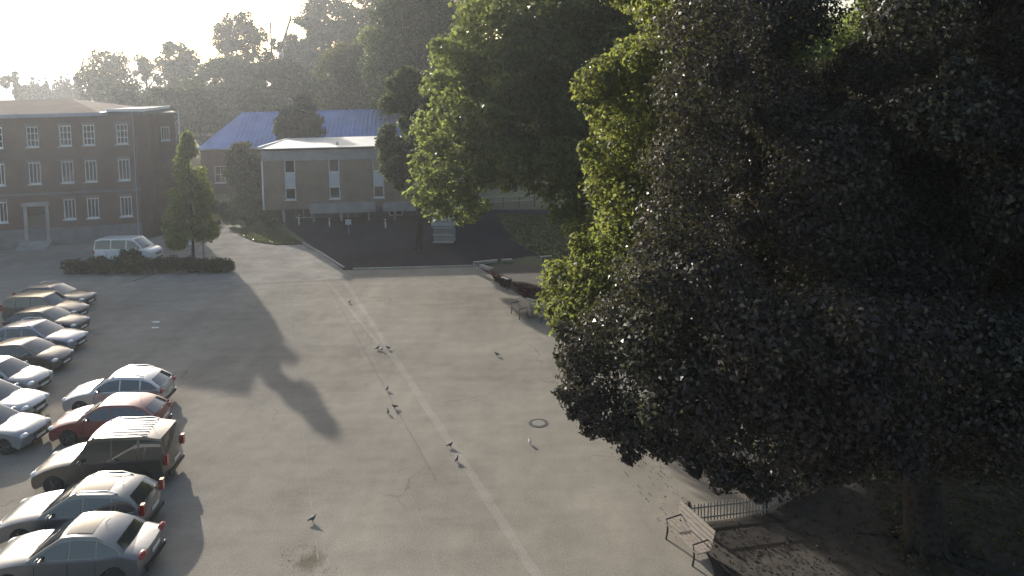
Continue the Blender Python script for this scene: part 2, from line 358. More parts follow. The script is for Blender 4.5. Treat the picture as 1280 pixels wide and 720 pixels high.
for a, c in (((378, 304), (402, 317)), ((402, 317), (430, 335))): kerb(G(*a), G(*c), 0.14, 0.09)
kerb(G(865, 490), G(1010, 598), 0.14, 0.08)
# raised slabs and reddish beds at the corner of the plaza
slabs = [((592, 331), (622, 328)), ((627, 328), (640, 327)), ((601, 334), (615, 339)), ((627, 350), (637, 353)), ((647, 388), (672, 395)), ((658, 377), (670, 380)), ((664, 383), (674, 386)), ((676, 324), (690, 323))]
SLL = ['pale stone edging slab at the far right corner of the plaza, longest one', 'short pale slab just right of the longest edging slab', 'pale slab slanting down at the corner with the red bedding',
       'small pale slab in the middle of the reddish bed', 'low pale slab behind the far bench legs', 'pale slab under the bush, upper of two by the far bench', 'pale slab under the bush, lower of two by the far bench', 'far pale slab at the forecourt edge just above the tree branch']
for (a, c), lb in zip(slabs, SLL):
    p, q = G(*a), G(*c); d = q-p; o = MB().box((0, 0, 0.10), (d.length, 0.32, 0.24)).build('stone_slab', M['kerb'], loc=(p+q)/2)
    o.rotation_euler = (0, 0, math.atan2(d.y, d.x)); tag(o, lb, 'stone slab', 'stone slabs edging the beds')
for seed, poly in ((1, [(612, 340), (638, 352), (632, 362), (618, 352)]), (2, [(640, 358), (672, 362), (678, 378), (652, 376)])):
    pass

# ------------------------------------------------------------------ foliage
def leaf_obj(name, pos, nrm, size, mat, parent, seed, ratio=0.62, fold=0.25):
    rng = np.random.default_rng(seed); n = len(pos)
    nrm = nrm/np.maximum(np.linalg.norm(nrm, axis=1, keepdims=True), 1e-6)
    rnd = rng.normal(size=(n, 3)); t = np.cross(nrm, rnd); t /= np.maximum(np.linalg.norm(t, axis=1, keepdims=True), 1e-6)
    bt = np.cross(nrm, t); s = (size*rng.uniform(0.6, 1.35, n))[:, None]
    a = pos-t*s*0.5; c = pos+t*s*0.55; lift = nrm*s*fold
    b1 = pos+bt*s*ratio*0.5+lift-t*s*0.08; b2 = pos-bt*s*ratio*0.5+lift-t*s*0.08
    v = np.stack([a, b2, c, b1], 1).reshape(-1, 3).astype(np.float32)
    me = bpy.data.meshes.new(name); me.vertices.add(4*n); me.vertices.foreach_set('co', v.ravel())
    me.loops.add(4*n); me.loops.foreach_set('vertex_index', np.arange(4*n, dtype=np.int32))
    me.polygons.add(n); me.polygons.foreach_set('loop_start', np.arange(0, 4*n, 4, dtype=np.int32))
    me.update(calc_edges=True); me.materials.append(mat)
    return link(name, me, parent)
def clump_leaves(clumps, n, rng, up_bias=0.35, shell=0.55):
    cl = np.asarray(clumps, float); wgt = cl[:, 3]**2; k = rng.choice(len(cl), n, p=wgt/wgt.sum())
    d = rng.normal(size=(n, 3)); d /= np.linalg.norm(d, axis=1, keepdims=True)
    rr = shell+(1-shell)*rng.random(n)**0.7; rr *= rng.uniform(0.82, 1.18, n)
    sq = np.array([1, 1, 0.8])
    pos = cl[k, :3]+d*sq*(cl[k, 3]*rr)[:, None]
    nrm = d*0.8+rng.normal(size=(n, 3))*0.55+np.array([0, 0, up_bias])
    return pos, nrm
def crown_clumps(c, r, k, rng, cr, p=2.3, zmin=-1.0, inner=0.35):
    out = []
    while len(out) < k:
        d = rng.normal(size=3); d /= np.linalg.norm(d)
        if d[2] < zmin: continue
        s = (np.abs(d)**p).sum()**(-1/p)
        f = rng.uniform(0.80, 0.98) if rng.random() > inner else rng.uniform(0.35, 0.8)
        rad = cr*rng.uniform(0.65, 1.35)
        q = np.array(c)+d*s*f*np.maximum(np.array(r)-rad*0.8, 0.2)
        out.append((*q, rad))
    return out
def limb_pts(a, b, rng, sag=0.1, n=5):
    a, b = Vector(a), Vector(b); L = (b-a).length; pts = []
    for i in range(n+1):
        t = i/n; p = a.lerp(b, t); p.z += math.sin(t*math.pi)*sag*L
        if 0 < i < n: p += Vector((rng.normal(), rng.normal(), rng.normal()))*0.03*L
        pts.append(p)
    return pts
def make_tree(name, label, cat, loc, h, c, r, k, cr, nleaf, lsize, mat, seed, trunk_r, group=None, p=2.3, zmin=-0.9, extra=(), limbs=7, up_bias=0.35, fork=None, inner=0.35, bare=False):
    rng = np.random.default_rng(seed)
    t = thing(name, label, cat, loc, 0, group)
    cl = crown_clumps(c, r, k, rng, cr, p, zmin, inner)+[tuple(e) for e in extra]
    if nleaf > 60000:
        for q in [cl[i] for i in rng.choice(len(cl), min(len(cl), 170), replace=False)]:
            d = rng.normal(size=3); d /= np.linalg.norm(d)
            for f in (0.95, 1.2): cl.append((q[0]+d[0]*q[3]*f, q[1]+d[1]*q[3]*f, q[2]+d[2]*q[3]*f*0.85, q[3]*(0.42 if f < 1 else 0.24)))
    pos, nrm = clump_leaves(cl, nleaf, rng, up_bias)
    leaf_obj('crown', pos, nrm, lsize, mat, t, seed+1)
    fz = fork if fork else max(0.25*h, c[2]-r[2]*0.85)
    b = MB(); base = [(0, 0, -0.15), (0, 0, fz*0.1), (rng.normal()*0.05*fz, rng.normal()*0.03*fz, fz*0.55), (0, 0, fz), (c[0]*0.5, c[1]*0.5, c[2]), (c[0], c[1], c[2]+r[2]*0.6)]
    b.tube(base, [trunk_r*1.5, trunk_r*1.08, trunk_r*0.9, trunk_r*0.8, trunk_r*0.45, trunk_r*0.12], 9)
    b.build('trunk', M['bark'], t, 60)
    cs = sorted(cl, key=lambda q: -q[3])[:limbs]
    for q in cs:
        z0 = fz*0.9+(c[2]-fz)*0.5*rng.random()
        L = MB(); L.tube(limb_pts((c[0]*0.3*(z0/c[2]), 0, z0), q[:3], rng, 0.06), [trunk_r*0.42, trunk_r*0.34, trunk_r*0.26, trunk_r*0.19, trunk_r*0.12, trunk_r*0.05], 6)
        for _ in range(2 if not bare else 7):
            e = Vector(q[:3])+Vector((rng.normal(), rng.normal(), abs(rng.normal())))*q[3]*0.6
            L.tube(limb_pts(Vector(q[:3]).lerp(Vector((0, 0, z0)), 0.3), e, rng, 0.03, 3), [trunk_r*0.18, trunk_r*0.12, trunk_r*0.07, trunk_r*0.03], 5)
        L.build('limb', M['bark'], t, 60)
    return t

def place(px, dist):
    p = at(px, 150, dist); return Vector((p.x, p.y, hill(p.x, p.y)))
# the big dark tree at the right, and the green tree whose lit edge shows beside it
RT = Vector((12.0, 21.6, 0)); LT = Vector((6.4, 27.5, 0))
green = [(838, 10, 24, 1.2), (800, 75, 25, 1.1), (765, 95, 25.5, 1.0), (742, 108, 26, 0.8), (760, 140, 25.5, 0.85), (785, 190, 25, 1.2), (765, 235, 25.5, 1.0), (752, 210, 26, 0.65), (785, 285, 25, 1.2), (745, 330, 25, 1.0), (706, 350, 25.5, 0.9), (692, 378, 25.5, 0.65), (720, 395, 24.5, 1.0), (740, 385, 24, 1.2), (820, 250, 24, 1.3), (830, 150, 24, 1.3), (850, 60, 24, 1.4), (800, 340, 24, 1.3)]
brown = [(735, 440, 19.5, 0.85), (740, 480, 19, 0.85), (722, 470, 19.5, 0.4), (712, 450, 20, 0.35), (730, 515, 18.7, 0.35), (785, 545, 18, 0.4), (830, 562, 17.5, 0.35), (868, 578, 17, 0.3), (765, 540, 18.2, 0.3), (900, 606, 16.8, 0.25), (722, 497, 19, 0.5), (760, 515, 18.5, 0.75), (738, 535, 18.6, 0.32), (800, 530, 18, 0.8), (850, 545, 17.5, 0.75), (890, 560, 17, 0.7), (915, 592, 16.8, 0.48), (945, 600, 16.6, 0.5),
  (985, 590, 16.5, 0.7), (950, 470, 16, 1.2), (1000, 500, 15.5, 1.2), (1050, 480, 15.5, 1.3), (1100, 510, 15.5, 1.2), (1160, 490, 16, 1.3), (1220, 500, 16, 1.3), (1270, 520, 16.5, 1.2), (960, 420, 15.5, 1.3), (1040, 420, 15, 1.3), (1120, 430, 15, 1.3), (1200, 430, 15.5, 1.3), (1270, 440, 16, 1.3),
  (1020, 560, 16.5, 0.9), (1090, 540, 18, 1.1), (880, 480, 16.5, 1.2), (1190, 560, 18.5, 1.0), (1260, 565, 18.5, 1.0), (980, 540, 16, 1.0), (1060, 550, 16, 1.0), (1150, 545, 17, 1.1), (1230, 540, 17.5, 1.1), (830, 480, 17.5, 1.1), (900, 510, 16.5, 1.1),
  (760, 420, 19, 1.0), (800, 400, 18.5, 1.2), (830, 340, 18.5, 1.2), (860, 280, 18.5, 1.3), (870, 200, 18.5, 1.3), (880, 120, 18.5, 1.3), (890, 40, 19, 1.4), (830, 430, 17.5, 1.2), (880, 360, 17, 1.3)]
def rel(lst, base): return [(*(at(px, py, d_)-base), r_) for (px, py, d_, r_) in lst]
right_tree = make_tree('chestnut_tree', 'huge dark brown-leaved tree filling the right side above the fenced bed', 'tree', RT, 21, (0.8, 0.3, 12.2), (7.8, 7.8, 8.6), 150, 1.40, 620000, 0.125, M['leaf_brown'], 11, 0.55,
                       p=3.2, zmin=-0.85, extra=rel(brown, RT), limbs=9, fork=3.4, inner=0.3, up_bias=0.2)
make_tree('maple_tree', 'sunlit yellowish green tree showing along the left edge of the huge brown-leaved tree', 'tree', LT, 22, (0.6, 0, 12.5), (4.0, 4.2, 9.2), 70, 1.35, 130000, 0.185, M['leaf_green'], 13, 0.4, p=2.8, zmin=-0.8, extra=rel(green, LT), limbs=8, fork=3.2, inner=0.3)
b = MB(); rng = np.random.default_rng(5)
for a in np.linspace(0, 2*math.pi, 9, endpoint=False):
    a += rng.uniform(-0.2, 0.2); L = rng.uniform(1.2, 2.4)
    b.tube([(math.cos(a)*0.45, math.sin(a)*0.45, 0.28), (math.cos(a)*0.85, math.sin(a)*0.85, 0.02), (math.cos(a+0.2)*L*0.8, math.sin(a+0.2)*L*0.8, -0.02), (math.cos(a+0.35)*L, math.sin(a+0.35)*L, -0.09)], [0.15, 0.085, 0.055, 0.03], 6)
b.build('root', M['bark'], right_tree, 60)

# middle tree, sunlit on its left flank
MT = Vector((4.6, 52, 0)); extra = []
for (px, py, dist, rad) in ((600, 15, 50, 1.8), (580, 60, 49, 1.7), (560, 110, 48, 1.7), (545, 160, 47, 1.7), (540, 205, 46.5, 1.5), (535, 240, 46, 1.3), (545, 262, 45.5, 0.9), (580, 262, 45, 1.1), (598, 258, 45, 0.7), (585, 215, 45.5, 1.7), (600, 150, 46, 2.0), (640, 195, 44.5, 1.5), (640, 60, 47, 2), (700, 200, 44, 1.6), (575, 170, 48, 1.6), (600, 200, 47, 1.7), (620, 170, 48, 1.8), (610, 220, 46, 1.2), (650, 210, 47, 1.6), (570, 230, 46, 1.3), (680, 225, 47, 1.5), (705, 250, 46, 1.3), (740, 262, 46, 1.6), (760, 230, 46, 1.8), (725, 285, 48, 1.2)):
    q = at(px, py, dist)-MT; extra.append((q.x, q.y, q.z, rad))
make_tree('maple_tree', 'large green tree in the middle with its sunlit left flank over the forecourt', 'tree', MT, 25, (0, 0, 15.2), (9.8, 8.5, 10.6), 130, 2.0, 130000, 0.33, M['leaf_lime'], 21, 0.6, p=2.5, extra=extra, limbs=9, zmin=-0.8, fork=4.2)
make_tree('maple_tree', 'dark green tree behind the middle tree, right of the brown brick building', 'tree', place(512, 118), 29, (0, 0, 15), (8.5, 8, 13.6), 60, 2.4, 34000, 0.52, M['leaf_lime'], 31, 0.5, zmin=-0.85)
make_tree('maple_tree', 'dark tree in deep shade between the middle tree and the huge right tree', 'tree', (17.5, 62, 0), 26, (0, 0, 15), (9, 8, 11.5), 70, 2.2, 30000, 0.5, M['leaf_lime'], 41, 0.5, zmin=-0.8)
make_tree('maple_tree', 'shaded tree behind the grass bank, mostly hidden by the huge right tree', 'tree', (34, 66, 0), 26, (0, 0, 14), (10, 8, 12), 60, 2.3, 20000, 0.55, M['leaf_lime'], 42, 0.5, zmin=-0.9)
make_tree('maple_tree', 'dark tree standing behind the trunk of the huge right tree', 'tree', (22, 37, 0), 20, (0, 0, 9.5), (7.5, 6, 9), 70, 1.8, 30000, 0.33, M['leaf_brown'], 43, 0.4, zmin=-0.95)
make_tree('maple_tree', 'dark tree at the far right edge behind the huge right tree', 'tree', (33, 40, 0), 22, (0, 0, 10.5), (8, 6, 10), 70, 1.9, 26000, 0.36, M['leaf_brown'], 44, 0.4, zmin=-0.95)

def px_tree(label, px, top, width, dist, kind='forest', seed=1, base_frac=0.12, nleaf=15000, name='forest_tree', group='trees on the wooded hill', mat=None, **kw):
    loc = place(px, dist); zt = at(px, top, dist).z-loc.z; rad = width/2*dist/FPX
    zb = zt*base_frac; cz = (zt+zb)/2; rz = (zt-zb)/2
    cr = min(rad, rz)*kw.pop('crf', 0.24)
    ls = kw.pop('ls', dist*0.0038); nleaf = int(nleaf*1.35)
    return make_tree(name, label, 'tree', loc, zt, (0, 0, cz), (rad, rad*0.9, rz), kw.pop('k', 80), cr, nleaf, ls, mat or M['leaf_far'], seed, max(0.2, zt*0.018), group, limbs=kw.pop('limbs', 5), **kw)
px_tree('small lone tree on the skyline at the far left', 25, 88, 42, 210, seed=51, base_frac=0.45, nleaf=1600, k=16)
px_tree('leafy tree on the skyline above the left brick building', 136, 56, 76, 170, seed=52, nleaf=5200, base_frac=0.25)
px_tree('thin half bare tree on the skyline with sky showing through', 186, 58, 50, 175, seed=53, nleaf=1500, base_frac=0.3, k=24, limbs=12, bare=True)
px_tree('round dark tree on the skyline right of the half bare tree', 228, 42, 66, 165, seed=54, nleaf=7000)
px_tree('tall dark tree with airy top left of the pylon', 300, 6, 84, 165, seed=55, nleaf=9500, base_frac=0.2)
px_tree('broad dark tree in front of the airy topped tree', 285, 62, 100, 145, seed=56, nleaf=11000)
px_tree('slim tree standing inside the pylon arms on the skyline', 352, 42, 30, 185, seed=57, nleaf=1100, k=24, base_frac=0.3, crf=0.2)
px_tree('dark bushy tree below the pylon', 345, 62, 84, 140, seed=58, nleaf=10000)
px_tree('wide tree on the skyline right of the pylon', 415, -16, 100, 180, seed=59, nleaf=11000)
px_tree('high tree on the ridge above the yellowish tree', 470, -30, 96, 175, seed=60, nleaf=11000)
px_tree('dark tree filling the skyline just right of the pylon', 384, 14, 62, 170, seed=69, nleaf=10000)
px_tree('tall dark tree behind the left flank of the middle tree', 528, -60, 150, 104, seed=70, nleaf=26000, k=110)
px_tree('yellowish green tree in front of the wooded hill', 440, 42, 96, 122, seed=61, nleaf=15000, mat=leafmat('yellowing_leaves', (0.04, 0.05, 0.016), (0.06, 0.072, 0.022), (0.085, 0.095, 0.03), (0.22, 0.25, 0.05), None, 0.2, 0.3, 0.3, 0.6))
px_tree('dark tree low on the hill behind the blue roof, left end', 250, 92, 90, 128, seed=62, nleaf=9000)
px_tree('dark tree rising behind the middle of the blue roof', 320, 100, 80, 122, seed=63, nleaf=9000)
px_tree('dark tree behind the right end of the blue roof', 395, 92, 80, 126, seed=64, nleaf=9000)
px_tree('tree on the ridge half hidden behind the middle tree', 540, -26, 96, 190, seed=65, nleaf=9000)
px_tree('pale hazy tree low behind the left building ridge', 165, 96, 86, 140, seed=66, nleaf=7000)
px_tree('dark tree behind the flagpole of the left building', 210, 100, 70, 122, seed=67, nleaf=8000)
px_tree('dark tree between blue roof and middle tree', 490, 70, 80, 118, seed=68, nleaf=9000)
px_tree('dense dark conifer standing before the blue roof', 373, 104, 74, 92, seed=71, nleaf=12000, name='conifer_tree', group='trees beside the buildings', mat=M['leaf_conifer'], p=1.25, base_frac=0.22)
px_tree('dark bushy tree against the wall of the blue roofed hall', 303, 172, 52, 86, seed=72, nleaf=7000, name='yard_tree', group='trees beside the buildings', mat=M['leaf_hedge'])
px_tree('dim green tree covering the right end of the flat roofed building', 518, 78, 96, 63, seed=73, nleaf=26000, name='yard_tree', group='trees beside the buildings', mat=M['leaf_yard'], base_frac=0.22, ls=0.30)
rngs = random.Random(9)
for i in range(7):
    p = place(44+i*9+rngs.uniform(-2, 2), 230); zt = at(44, 97+rngs.uniform(-3, 5)-i*0.6, 230).z-p.z
    r_ = np.random.default_rng(80+i); t = thing('spruce_tree', ['spruce tip on the far left skyline beside the lone tree', 'second spruce tip from the lone tree', 'third spruce tip from the lone tree', 'middle spruce tip of the skyline row', 'third spruce tip from the leafy skyline tree', 'second spruce tip from the leafy skyline tree', 'spruce tip on the skyline next to the leafy tree'][i], 'tree', p, 0, 'spruce tips on the far left skyline')
    cl = [(0, 0, zt*(0.3+0.68*u), 0.4+2.2*(1-u)) for u in np.linspace(0, 1, 9)]
    ps, nm = clump_leaves(cl, 1300, r_); leaf_obj('crown', ps, nm, 0.9, M['leaf_conifer'], t, 90+i)
    MB().tube([(0, 0, -0.2), (0, 0, zt*0.9)], [0.3, 0.05], 6).build('trunk', M['bark'], t)

# young pointed tree left of the path
YT = G(242, 329); ytop = at(236, 160, YT.y).z
rng = np.random.default_rng(101)
yt = thing('young_tree', 'young pointed light green tree beside the path in front of the left building', 'tree', YT, 0, 'trees beside the buildings')
cl = []
for i in range(64):
    u = rng.random()**1.05; zz = 1.7+(ytop-2.3)*u; rr = 2.25*(1-u)**0.8*min(1, 0.7+u*2.2); a = rng.random()*6.283
    cl.append((math.cos(a)*rr*0.75, math.sin(a)*rr*0.75, zz, 0.45+0.35*(1-u)))
cl += [(0, 0, ytop-0.5, 0.32), (0.05, 0, ytop-1.1, 0.45)]
ps, nm = clump_leaves(cl, 21000, rng); leaf_obj('crown', ps, nm, 0.22, M['leaf_yellow'], yt, 102)
MB().tube([(0, 0, -0.1), (0.03, 0, 2.0), (0, 0, ytop*0.9)], [0.13, 0.10, 0.03], 8).build('trunk', M['bark'], yt, 60)
for i in range(6):
    a = i*1.05; z0 = 2.0+i*0.8
    MB().tube([(0, 0, z0), (math.cos(a)*0.6, math.sin(a)*0.6, z0+0.5), (math.cos(a)*1.1, math.sin(a)*1.1, z0+1.3)], [0.05, 0.035, 0.012], 5).build('limb', M['bark'], yt, 60)

def shrub(name, label, loc, r, n, ls, mat, seed, group, k=14, cat='shrub', flat=0.0):
    rng = np.random.default_rng(seed); t = thing(name, label, cat, loc, 0, group)
    cl = crown_clumps((0, 0, r[2]*0.95), r, k, rng, min(r)*0.45, 3.0 if flat else 2.2, -0.7)
    ps, nm = clump_leaves(cl, n, rng); ps[:, 2] = np.maximum(ps[:, 2], 0.02)
    leaf_obj('foliage', ps, nm, ls, mat, t, seed+1)
    MB().tube([(0, 0, -0.05), (0.02, 0, r[2])], [0.07, 0.03], 6).build('stem', M['bark'], t, 60)
    return t
grp = 'clipped shrubs by the path'
for i, (px, py, rx, rz, lb) in enumerate(((305, 272, 1.6, 1.75, 'tall clipped shrub with rounded tiers beside the path'), (322, 268, 1.1, 1.1, 'clipped shrub between tall tiered shrub and the brick building corner'),
        (290, 281, 0.75, 1.0, 'narrow upright clipped shrub in front of the tiered shrub'), (318, 282, 1.5, 0.85, 'low spreading shrub in front of the brick building corner'), (277, 270, 1.2, 0.9, 'light green shrub at the bend of the path'), (338, 279, 1.3, 0.7, 'low dark shrub on the shaded lawn below the brick building'))):
    shrub('clipped_shrub', lb, G(px, py), (rx, rx, rz), 4200, 0.22, M['leaf_hedge'], 120+i*3, grp, k=12, flat=1)
shrub('round_shrub', 'dark rounded shrub in front of the white van', G(163, 331), (0.95, 0.8, 0.75), 3000, 0.16, M['leaf_hedge'], 150, None)
# low hedge along the parking yard
p, q = G(84, 342), G(288, 340); d = q-p; rng = np.random.default_rng(160)
hd = thing('low_hedge', 'long low dark hedge between the van and the shaded parking area', 'hedge', p, math.atan2(d.y, d.x))
cl = [(u*d.length, rng.uniform(-0.3, 0.3), rng.uniform(0.35, 0.85), rng.uniform(0.4, 0.7)) for u in np.linspace(0, 1, 60)]
ps, nm = clump_leaves(cl, 15000, rng); ps[:, 2] = np.maximum(ps[:, 2], 0.02); leaf_obj('foliage', ps, nm, 0.15, M['leaf_hedge'], hd, 161)
for u in (0.1, 0.5, 0.9): MB().tube([(u*d.length, 0, -0.05), (u*d.length, 0, 0.5)], [0.05, 0.02], 6).build('stem', M['bark'], hd)
# row of small round bushes along the path's left edge
for i, (px, py) in enumerate(((256, 299), (261, 294), (266, 290), (271, 286), (276, 282))):
    shrub('edging_bush', ['dark round edging bush nearest the two posts', 'second edging bush from the two posts', 'middle edging bush along the path', 'second edging bush from the path bend', 'edging bush at the path bend'][i], G(px, py)+Vector((-0.4, 0, 0)), (0.42, 0.42, 0.36), 700, 0.14, M['leaf_hedge'], 170+2*i, 'edging bushes along the path', k=6, cat='bush')

def scatter(name, poly, n, size, mat, seed, z=0.03, hmax=0.05, updir=1.0, spread=0.4):
    rng = np.random.default_rng(seed); P = np.array([(p[0], p[1]) for p in poly]); lo, hi = P.min(0), P.max(0); out = []
    while len(out) < n:
        c = rng.uniform(lo, hi); ins = False; j = len(P)-1
        for i in range(len(P)):
            if (P[i, 1] > c[1]) != (P[j, 1] > c[1]) and c[0] < (P[j, 0]-P[i, 0])*(c[1]-P[i, 1])/(P[j, 1]-P[i, 1])+P[i, 0]: ins = not ins
            j = i
        if ins: out.append((c[0], c[1], z+rng.random()*hmax))
    nm = rng.normal(size=(n, 3))*spread+np.array([0, 0, updir])
    return tag(leaf_obj(name, np.array(out), nm, size, mat, None, seed), kind='stuff')
scatter('lawn_grass', lawn, 9000, 0.13, M['blade'], 201, 0.03, 0.06, 0.3, 1.0)
scatter('bank_grass', slope, 9000, 0.16, M['blade'], 202, 0.03, 0.08, 0.3, 1.0)
bedv = [G(864, 658), G(895, 700), G(912, 760), Vector((15, 12, 0)), Vector((19, 28, 0)), G(1010, 604), G(958, 643), G(905, 654)]
scatter('leaf_litter', bedv, 5200, 0.075, M['litter'], 203, 0.02, 0.02, 1.0, 0.35)
scatter('ground_ivy', [Vector((10.6, 20, 0)), Vector((19, 12, 0)), Vector((24, 30, 0)), Vector((13, 30, 0))], 6000, 0.13, M['leaf_hedge'], 204, 0.03, 0.12, 0.9, 0.6)
scatter('red_bedding', gp((612, 340), (640, 352), (634, 364), (618, 352)), 1300, 0.11, M['heather'], 205, 0.04, 0.18, 0.5, 0.8)
scatter('red_bedding', gp((641, 357), (676, 360), (682, 380), (655, 377)), 1800, 0.11, M['heather'], 206, 0.04, 0.2, 0.5, 0.8)
scatter('fallen_leaves', gp((700, 420), (870, 640), (850, 690), (690, 470)), 260, 0.07, M['litter'], 207, 0.012, 0.01, 1.0, 0.25)
M['weed'] = leafmat('dry_weeds', (0.08, 0.075, 0.05), (0.115, 0.11, 0.075), (0.15, 0.145, 0.10), (0.05, 0.05, 0.02), None, 0.8, 0.1, 0.2, 0.8)
scatter('weed_patch', gp((350, 684), (384, 680), (420, 688), (424, 716), (384, 726), (348, 714)), 240, 0.03, M['weed'], 208, 0.006, 0.004, 1.0, 0.15)

# ------------------------------------------------------------------ buildings
def wall_mb(b, w_, h, ops, x0=0.0, y=0.0, z0=0.0, depth=0.16):
    X = sorted({x0, x0+w_, *[o[0] for o in ops], *[o[1] for o in ops]}); Z = sorted({z0, z0+h, *[o[2] for o in ops], *[o[3] for o in ops]})
    for i in range(len(X)-1):
        for j in range(len(Z)-1):
            cx, cz = (X[i]+X[i+1])/2, (Z[j]+Z[j+1])/2
            if any(o[0] < cx < o[1] and o[2] < cz < o[3] for o in ops): continue
            b.add([(X[i], y, Z[j]), (X[i+1], y, Z[j]), (X[i+1], y, Z[j+1]), (X[i], y, Z[j+1])], [(0, 1, 2, 3)])
    for (a, c, e, f) in ops:
        y1 = y+depth
        b.add([(a, y, e), (c, y, e), (c, y1, e), (a, y1, e)], [(3, 2, 1, 0)]); b.add([(a, y, f), (c, y, f), (c, y1, f), (a, y1, f)], [(0, 1, 2, 3)])
        b.add([(a, y, e), (a, y1, e), (a, y1, f), (a, y, f)], [(0, 1, 2, 3)]); b.add([(c, y, e), (c, y1, e), (c, y1, f), (c, y, f)], [(3, 2, 1, 0)])
        b.add([(a, y1, e), (c, y1, e), (c, y1, f), (a, y1, f)], [(0, 1, 2, 3)])
    return b
_wcache = {}
def window(parent, a, c, e, f, y, cols=(0.34, 0.66), rows=(), fr=0.09, sill=True, bar=0.055, frame_mat='white'):
    w_, h = c-a, f-e; key = (round(w_, 3), round(h, 3), cols, rows, fr, bar, frame_mat)
    if key not in _wcache:
        b = MB(); d0, d1 = -0.02, 0.06
        b.b2(0, fr, d0, d1, 0, h); b.b2(w_-fr, w_, d0, d1, 0, h); b.b2(fr, w_-fr, d0, d1, 0, fr); b.b2(fr, w_-fr, d0, d1, h-fr, h)
        for u in cols: b.b2(w_*u-bar/2, w_*u+bar/2, d0+0.01, d1-0.01, fr, h-fr)
        for u in rows: b.b2(fr, w_-fr, d0+0.015, d1-0.015, h*u-bar/2, h*u+bar/2)
        g = MB().b2(fr*0.5, w_-fr*0.5, 0.015, 0.03, fr*0.5, h-fr*0.5); s = MB().b2(-0.07, w_+0.07, -0.24, -0.02, -0.09, 0.0)
        _wcache[key] = (b.mesh('window', M[frame_mat]), g.mesh('pane', M['glass']), s.mesh('sill', M['white']))
    A, B, S = _wcache[key]
    o = link('window', A, parent, (a, y+0.10, e)); link('pane', B, o)
    if sill: link('sill', S, o)
    return o

# left brick building: local x runs along the facade from its right corner to the left (so -x), facade faces -y
yaw = R(11)
LBK = 69/64.5
def zz(z): return 14-(14-z)*LBK
cor = at(178, 300, 69); lb = thing('brick_building', 'three storey dark brick building at the left with rows of white framed windows', 'building', (cor.x, cor.y, 0), yaw)
H1 = zz(11.7); WL = 36.0; DL = 13.0
fx = [q*LBK for q in (1.15, 3.75, 5.55, 8.05, 10.75, 13.6, 16.3, 19.0, 21.7, 24.4, 27.1, 29.8, 32.3)]
ops = []; wins = []
for i, x in enumerate(fx):
    for (e, f, hw, cc, rr) in ((zz(3.05), zz(4.75), 0.5, (0.36, 0.66), ()), (zz(6.15), zz(7.95), 0.5, (0.36, 0.66), ()), (zz(9.25), zz(10.95), 0.5, (0.33, 0.67), (0.33, 0.66))):
        if i == 3 and e < 4: continue
        o = (-x-hw, -x+hw, e, f); ops.append(o); wins.append((o, cc, rr))
dop = (-9.4, -7.9, 0.55, zz(4.3)); ops.append(dop)
b = MB(); wall_mb(b, WL, H1, ops, -WL)
b.add([(0, 0, 0), (0, DL, 0), (0, DL, H1), (0, 0, H1)], [(0, 1, 2, 3)]); b.add([(-WL, 0, 0), (-WL, DL, 0), (-WL, DL, H1), (-WL, 0, H1)], [(3, 2, 1, 0)])
b.add([(-WL, DL, 0), (0, DL, 0), (0, DL, H1), (-WL, DL, H1)], [(3, 2, 1, 0)])
b.build('wall', M['brick_red'], lb, fix=False)
for (o, cc, rr) in wins: window(lb, *o, 0, cc, rr)
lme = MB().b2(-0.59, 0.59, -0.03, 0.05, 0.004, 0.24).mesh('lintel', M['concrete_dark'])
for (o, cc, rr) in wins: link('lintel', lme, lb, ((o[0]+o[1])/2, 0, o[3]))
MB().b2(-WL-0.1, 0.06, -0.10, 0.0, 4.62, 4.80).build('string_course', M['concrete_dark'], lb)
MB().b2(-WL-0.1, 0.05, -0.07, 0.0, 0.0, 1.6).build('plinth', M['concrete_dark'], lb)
MB().b2(-WL-0.3, -2.7, -0.55, DL+0.4, H1+0.003, H1+0.32).build('eave', M['zinc'], lb)
b = MB(); r0 = H1+0.32; rx0, rx1 = -WL-0.3, -2.9; ridge = H1+1.5
b.add([(rx0, -0.55, r0), (rx1, -0.55, r0), (rx1, DL+0.4, r0), (rx0, DL+0.4, r0), (rx0+4, DL/2, ridge), (rx1-4.6, DL/2, ridge)], [(0, 1, 5, 4), (1, 2, 5), (2, 3, 4, 5), (3, 0, 4)])
b.build('roof', M['rooftile'], lb)
# flat corner roof with a white verge
pq = [(-2.75, 1.3), (0.85, -0.75), (0.85, 9.0), (-2.75, 9.0)]
MB().prism(pq, H1+0.003, H1+0.50).build('flat_roof', M['bitumen'], lb)
MB().prism([(-2.80, 1.22), (0.90, -0.88), (0.90, -0.79), (-2.80, 1.29)], H1+0.30, H1+0.56).prism([(0.853, -0.75), (0.93, -0.75), (0.93, 9.0), (0.853, 9.0)], H1+0.30, H1+0.56).build('white_fascia', M['white'], lb)
dr = MB().b2(dop[0], dop[1], 0.10, 0.15, dop[2], dop[3]-0.8).build('door', M['door'], lb)
MB().box((dop[1]-0.15, 0.08, dop[2]+1.05), (0.05, 0.05, 0.18)).build('handle', M['steel'], dr)
b = MB(); b.b2(dop[0]-0.28, dop[0], -0.12, 0.05, dop[2], dop[3]).b2(dop[1], dop[1]+0.28, -0.12, 0.05, dop[2], dop[3]).b2(dop[0]-0.40, dop[1]+0.40, -0.18, 0.05, dop[3], dop[3]+0.35); b.build('door_surround', M['concrete'], lb)
MB().b2(dop[0], dop[1], 0.11, 0.14, dop[3]-0.8, dop[3]).build('fanlight', M['glass'], lb)
b = MB()
for i in range(5): b.b2(dop[0]-0.5, dop[1]+0.5, -0.55-0.3*i, -0.14 if i == 0 else -0.25-0.3*i, 0, 0.55-0.11*i)
b.build('steps', M['concrete'], lb)
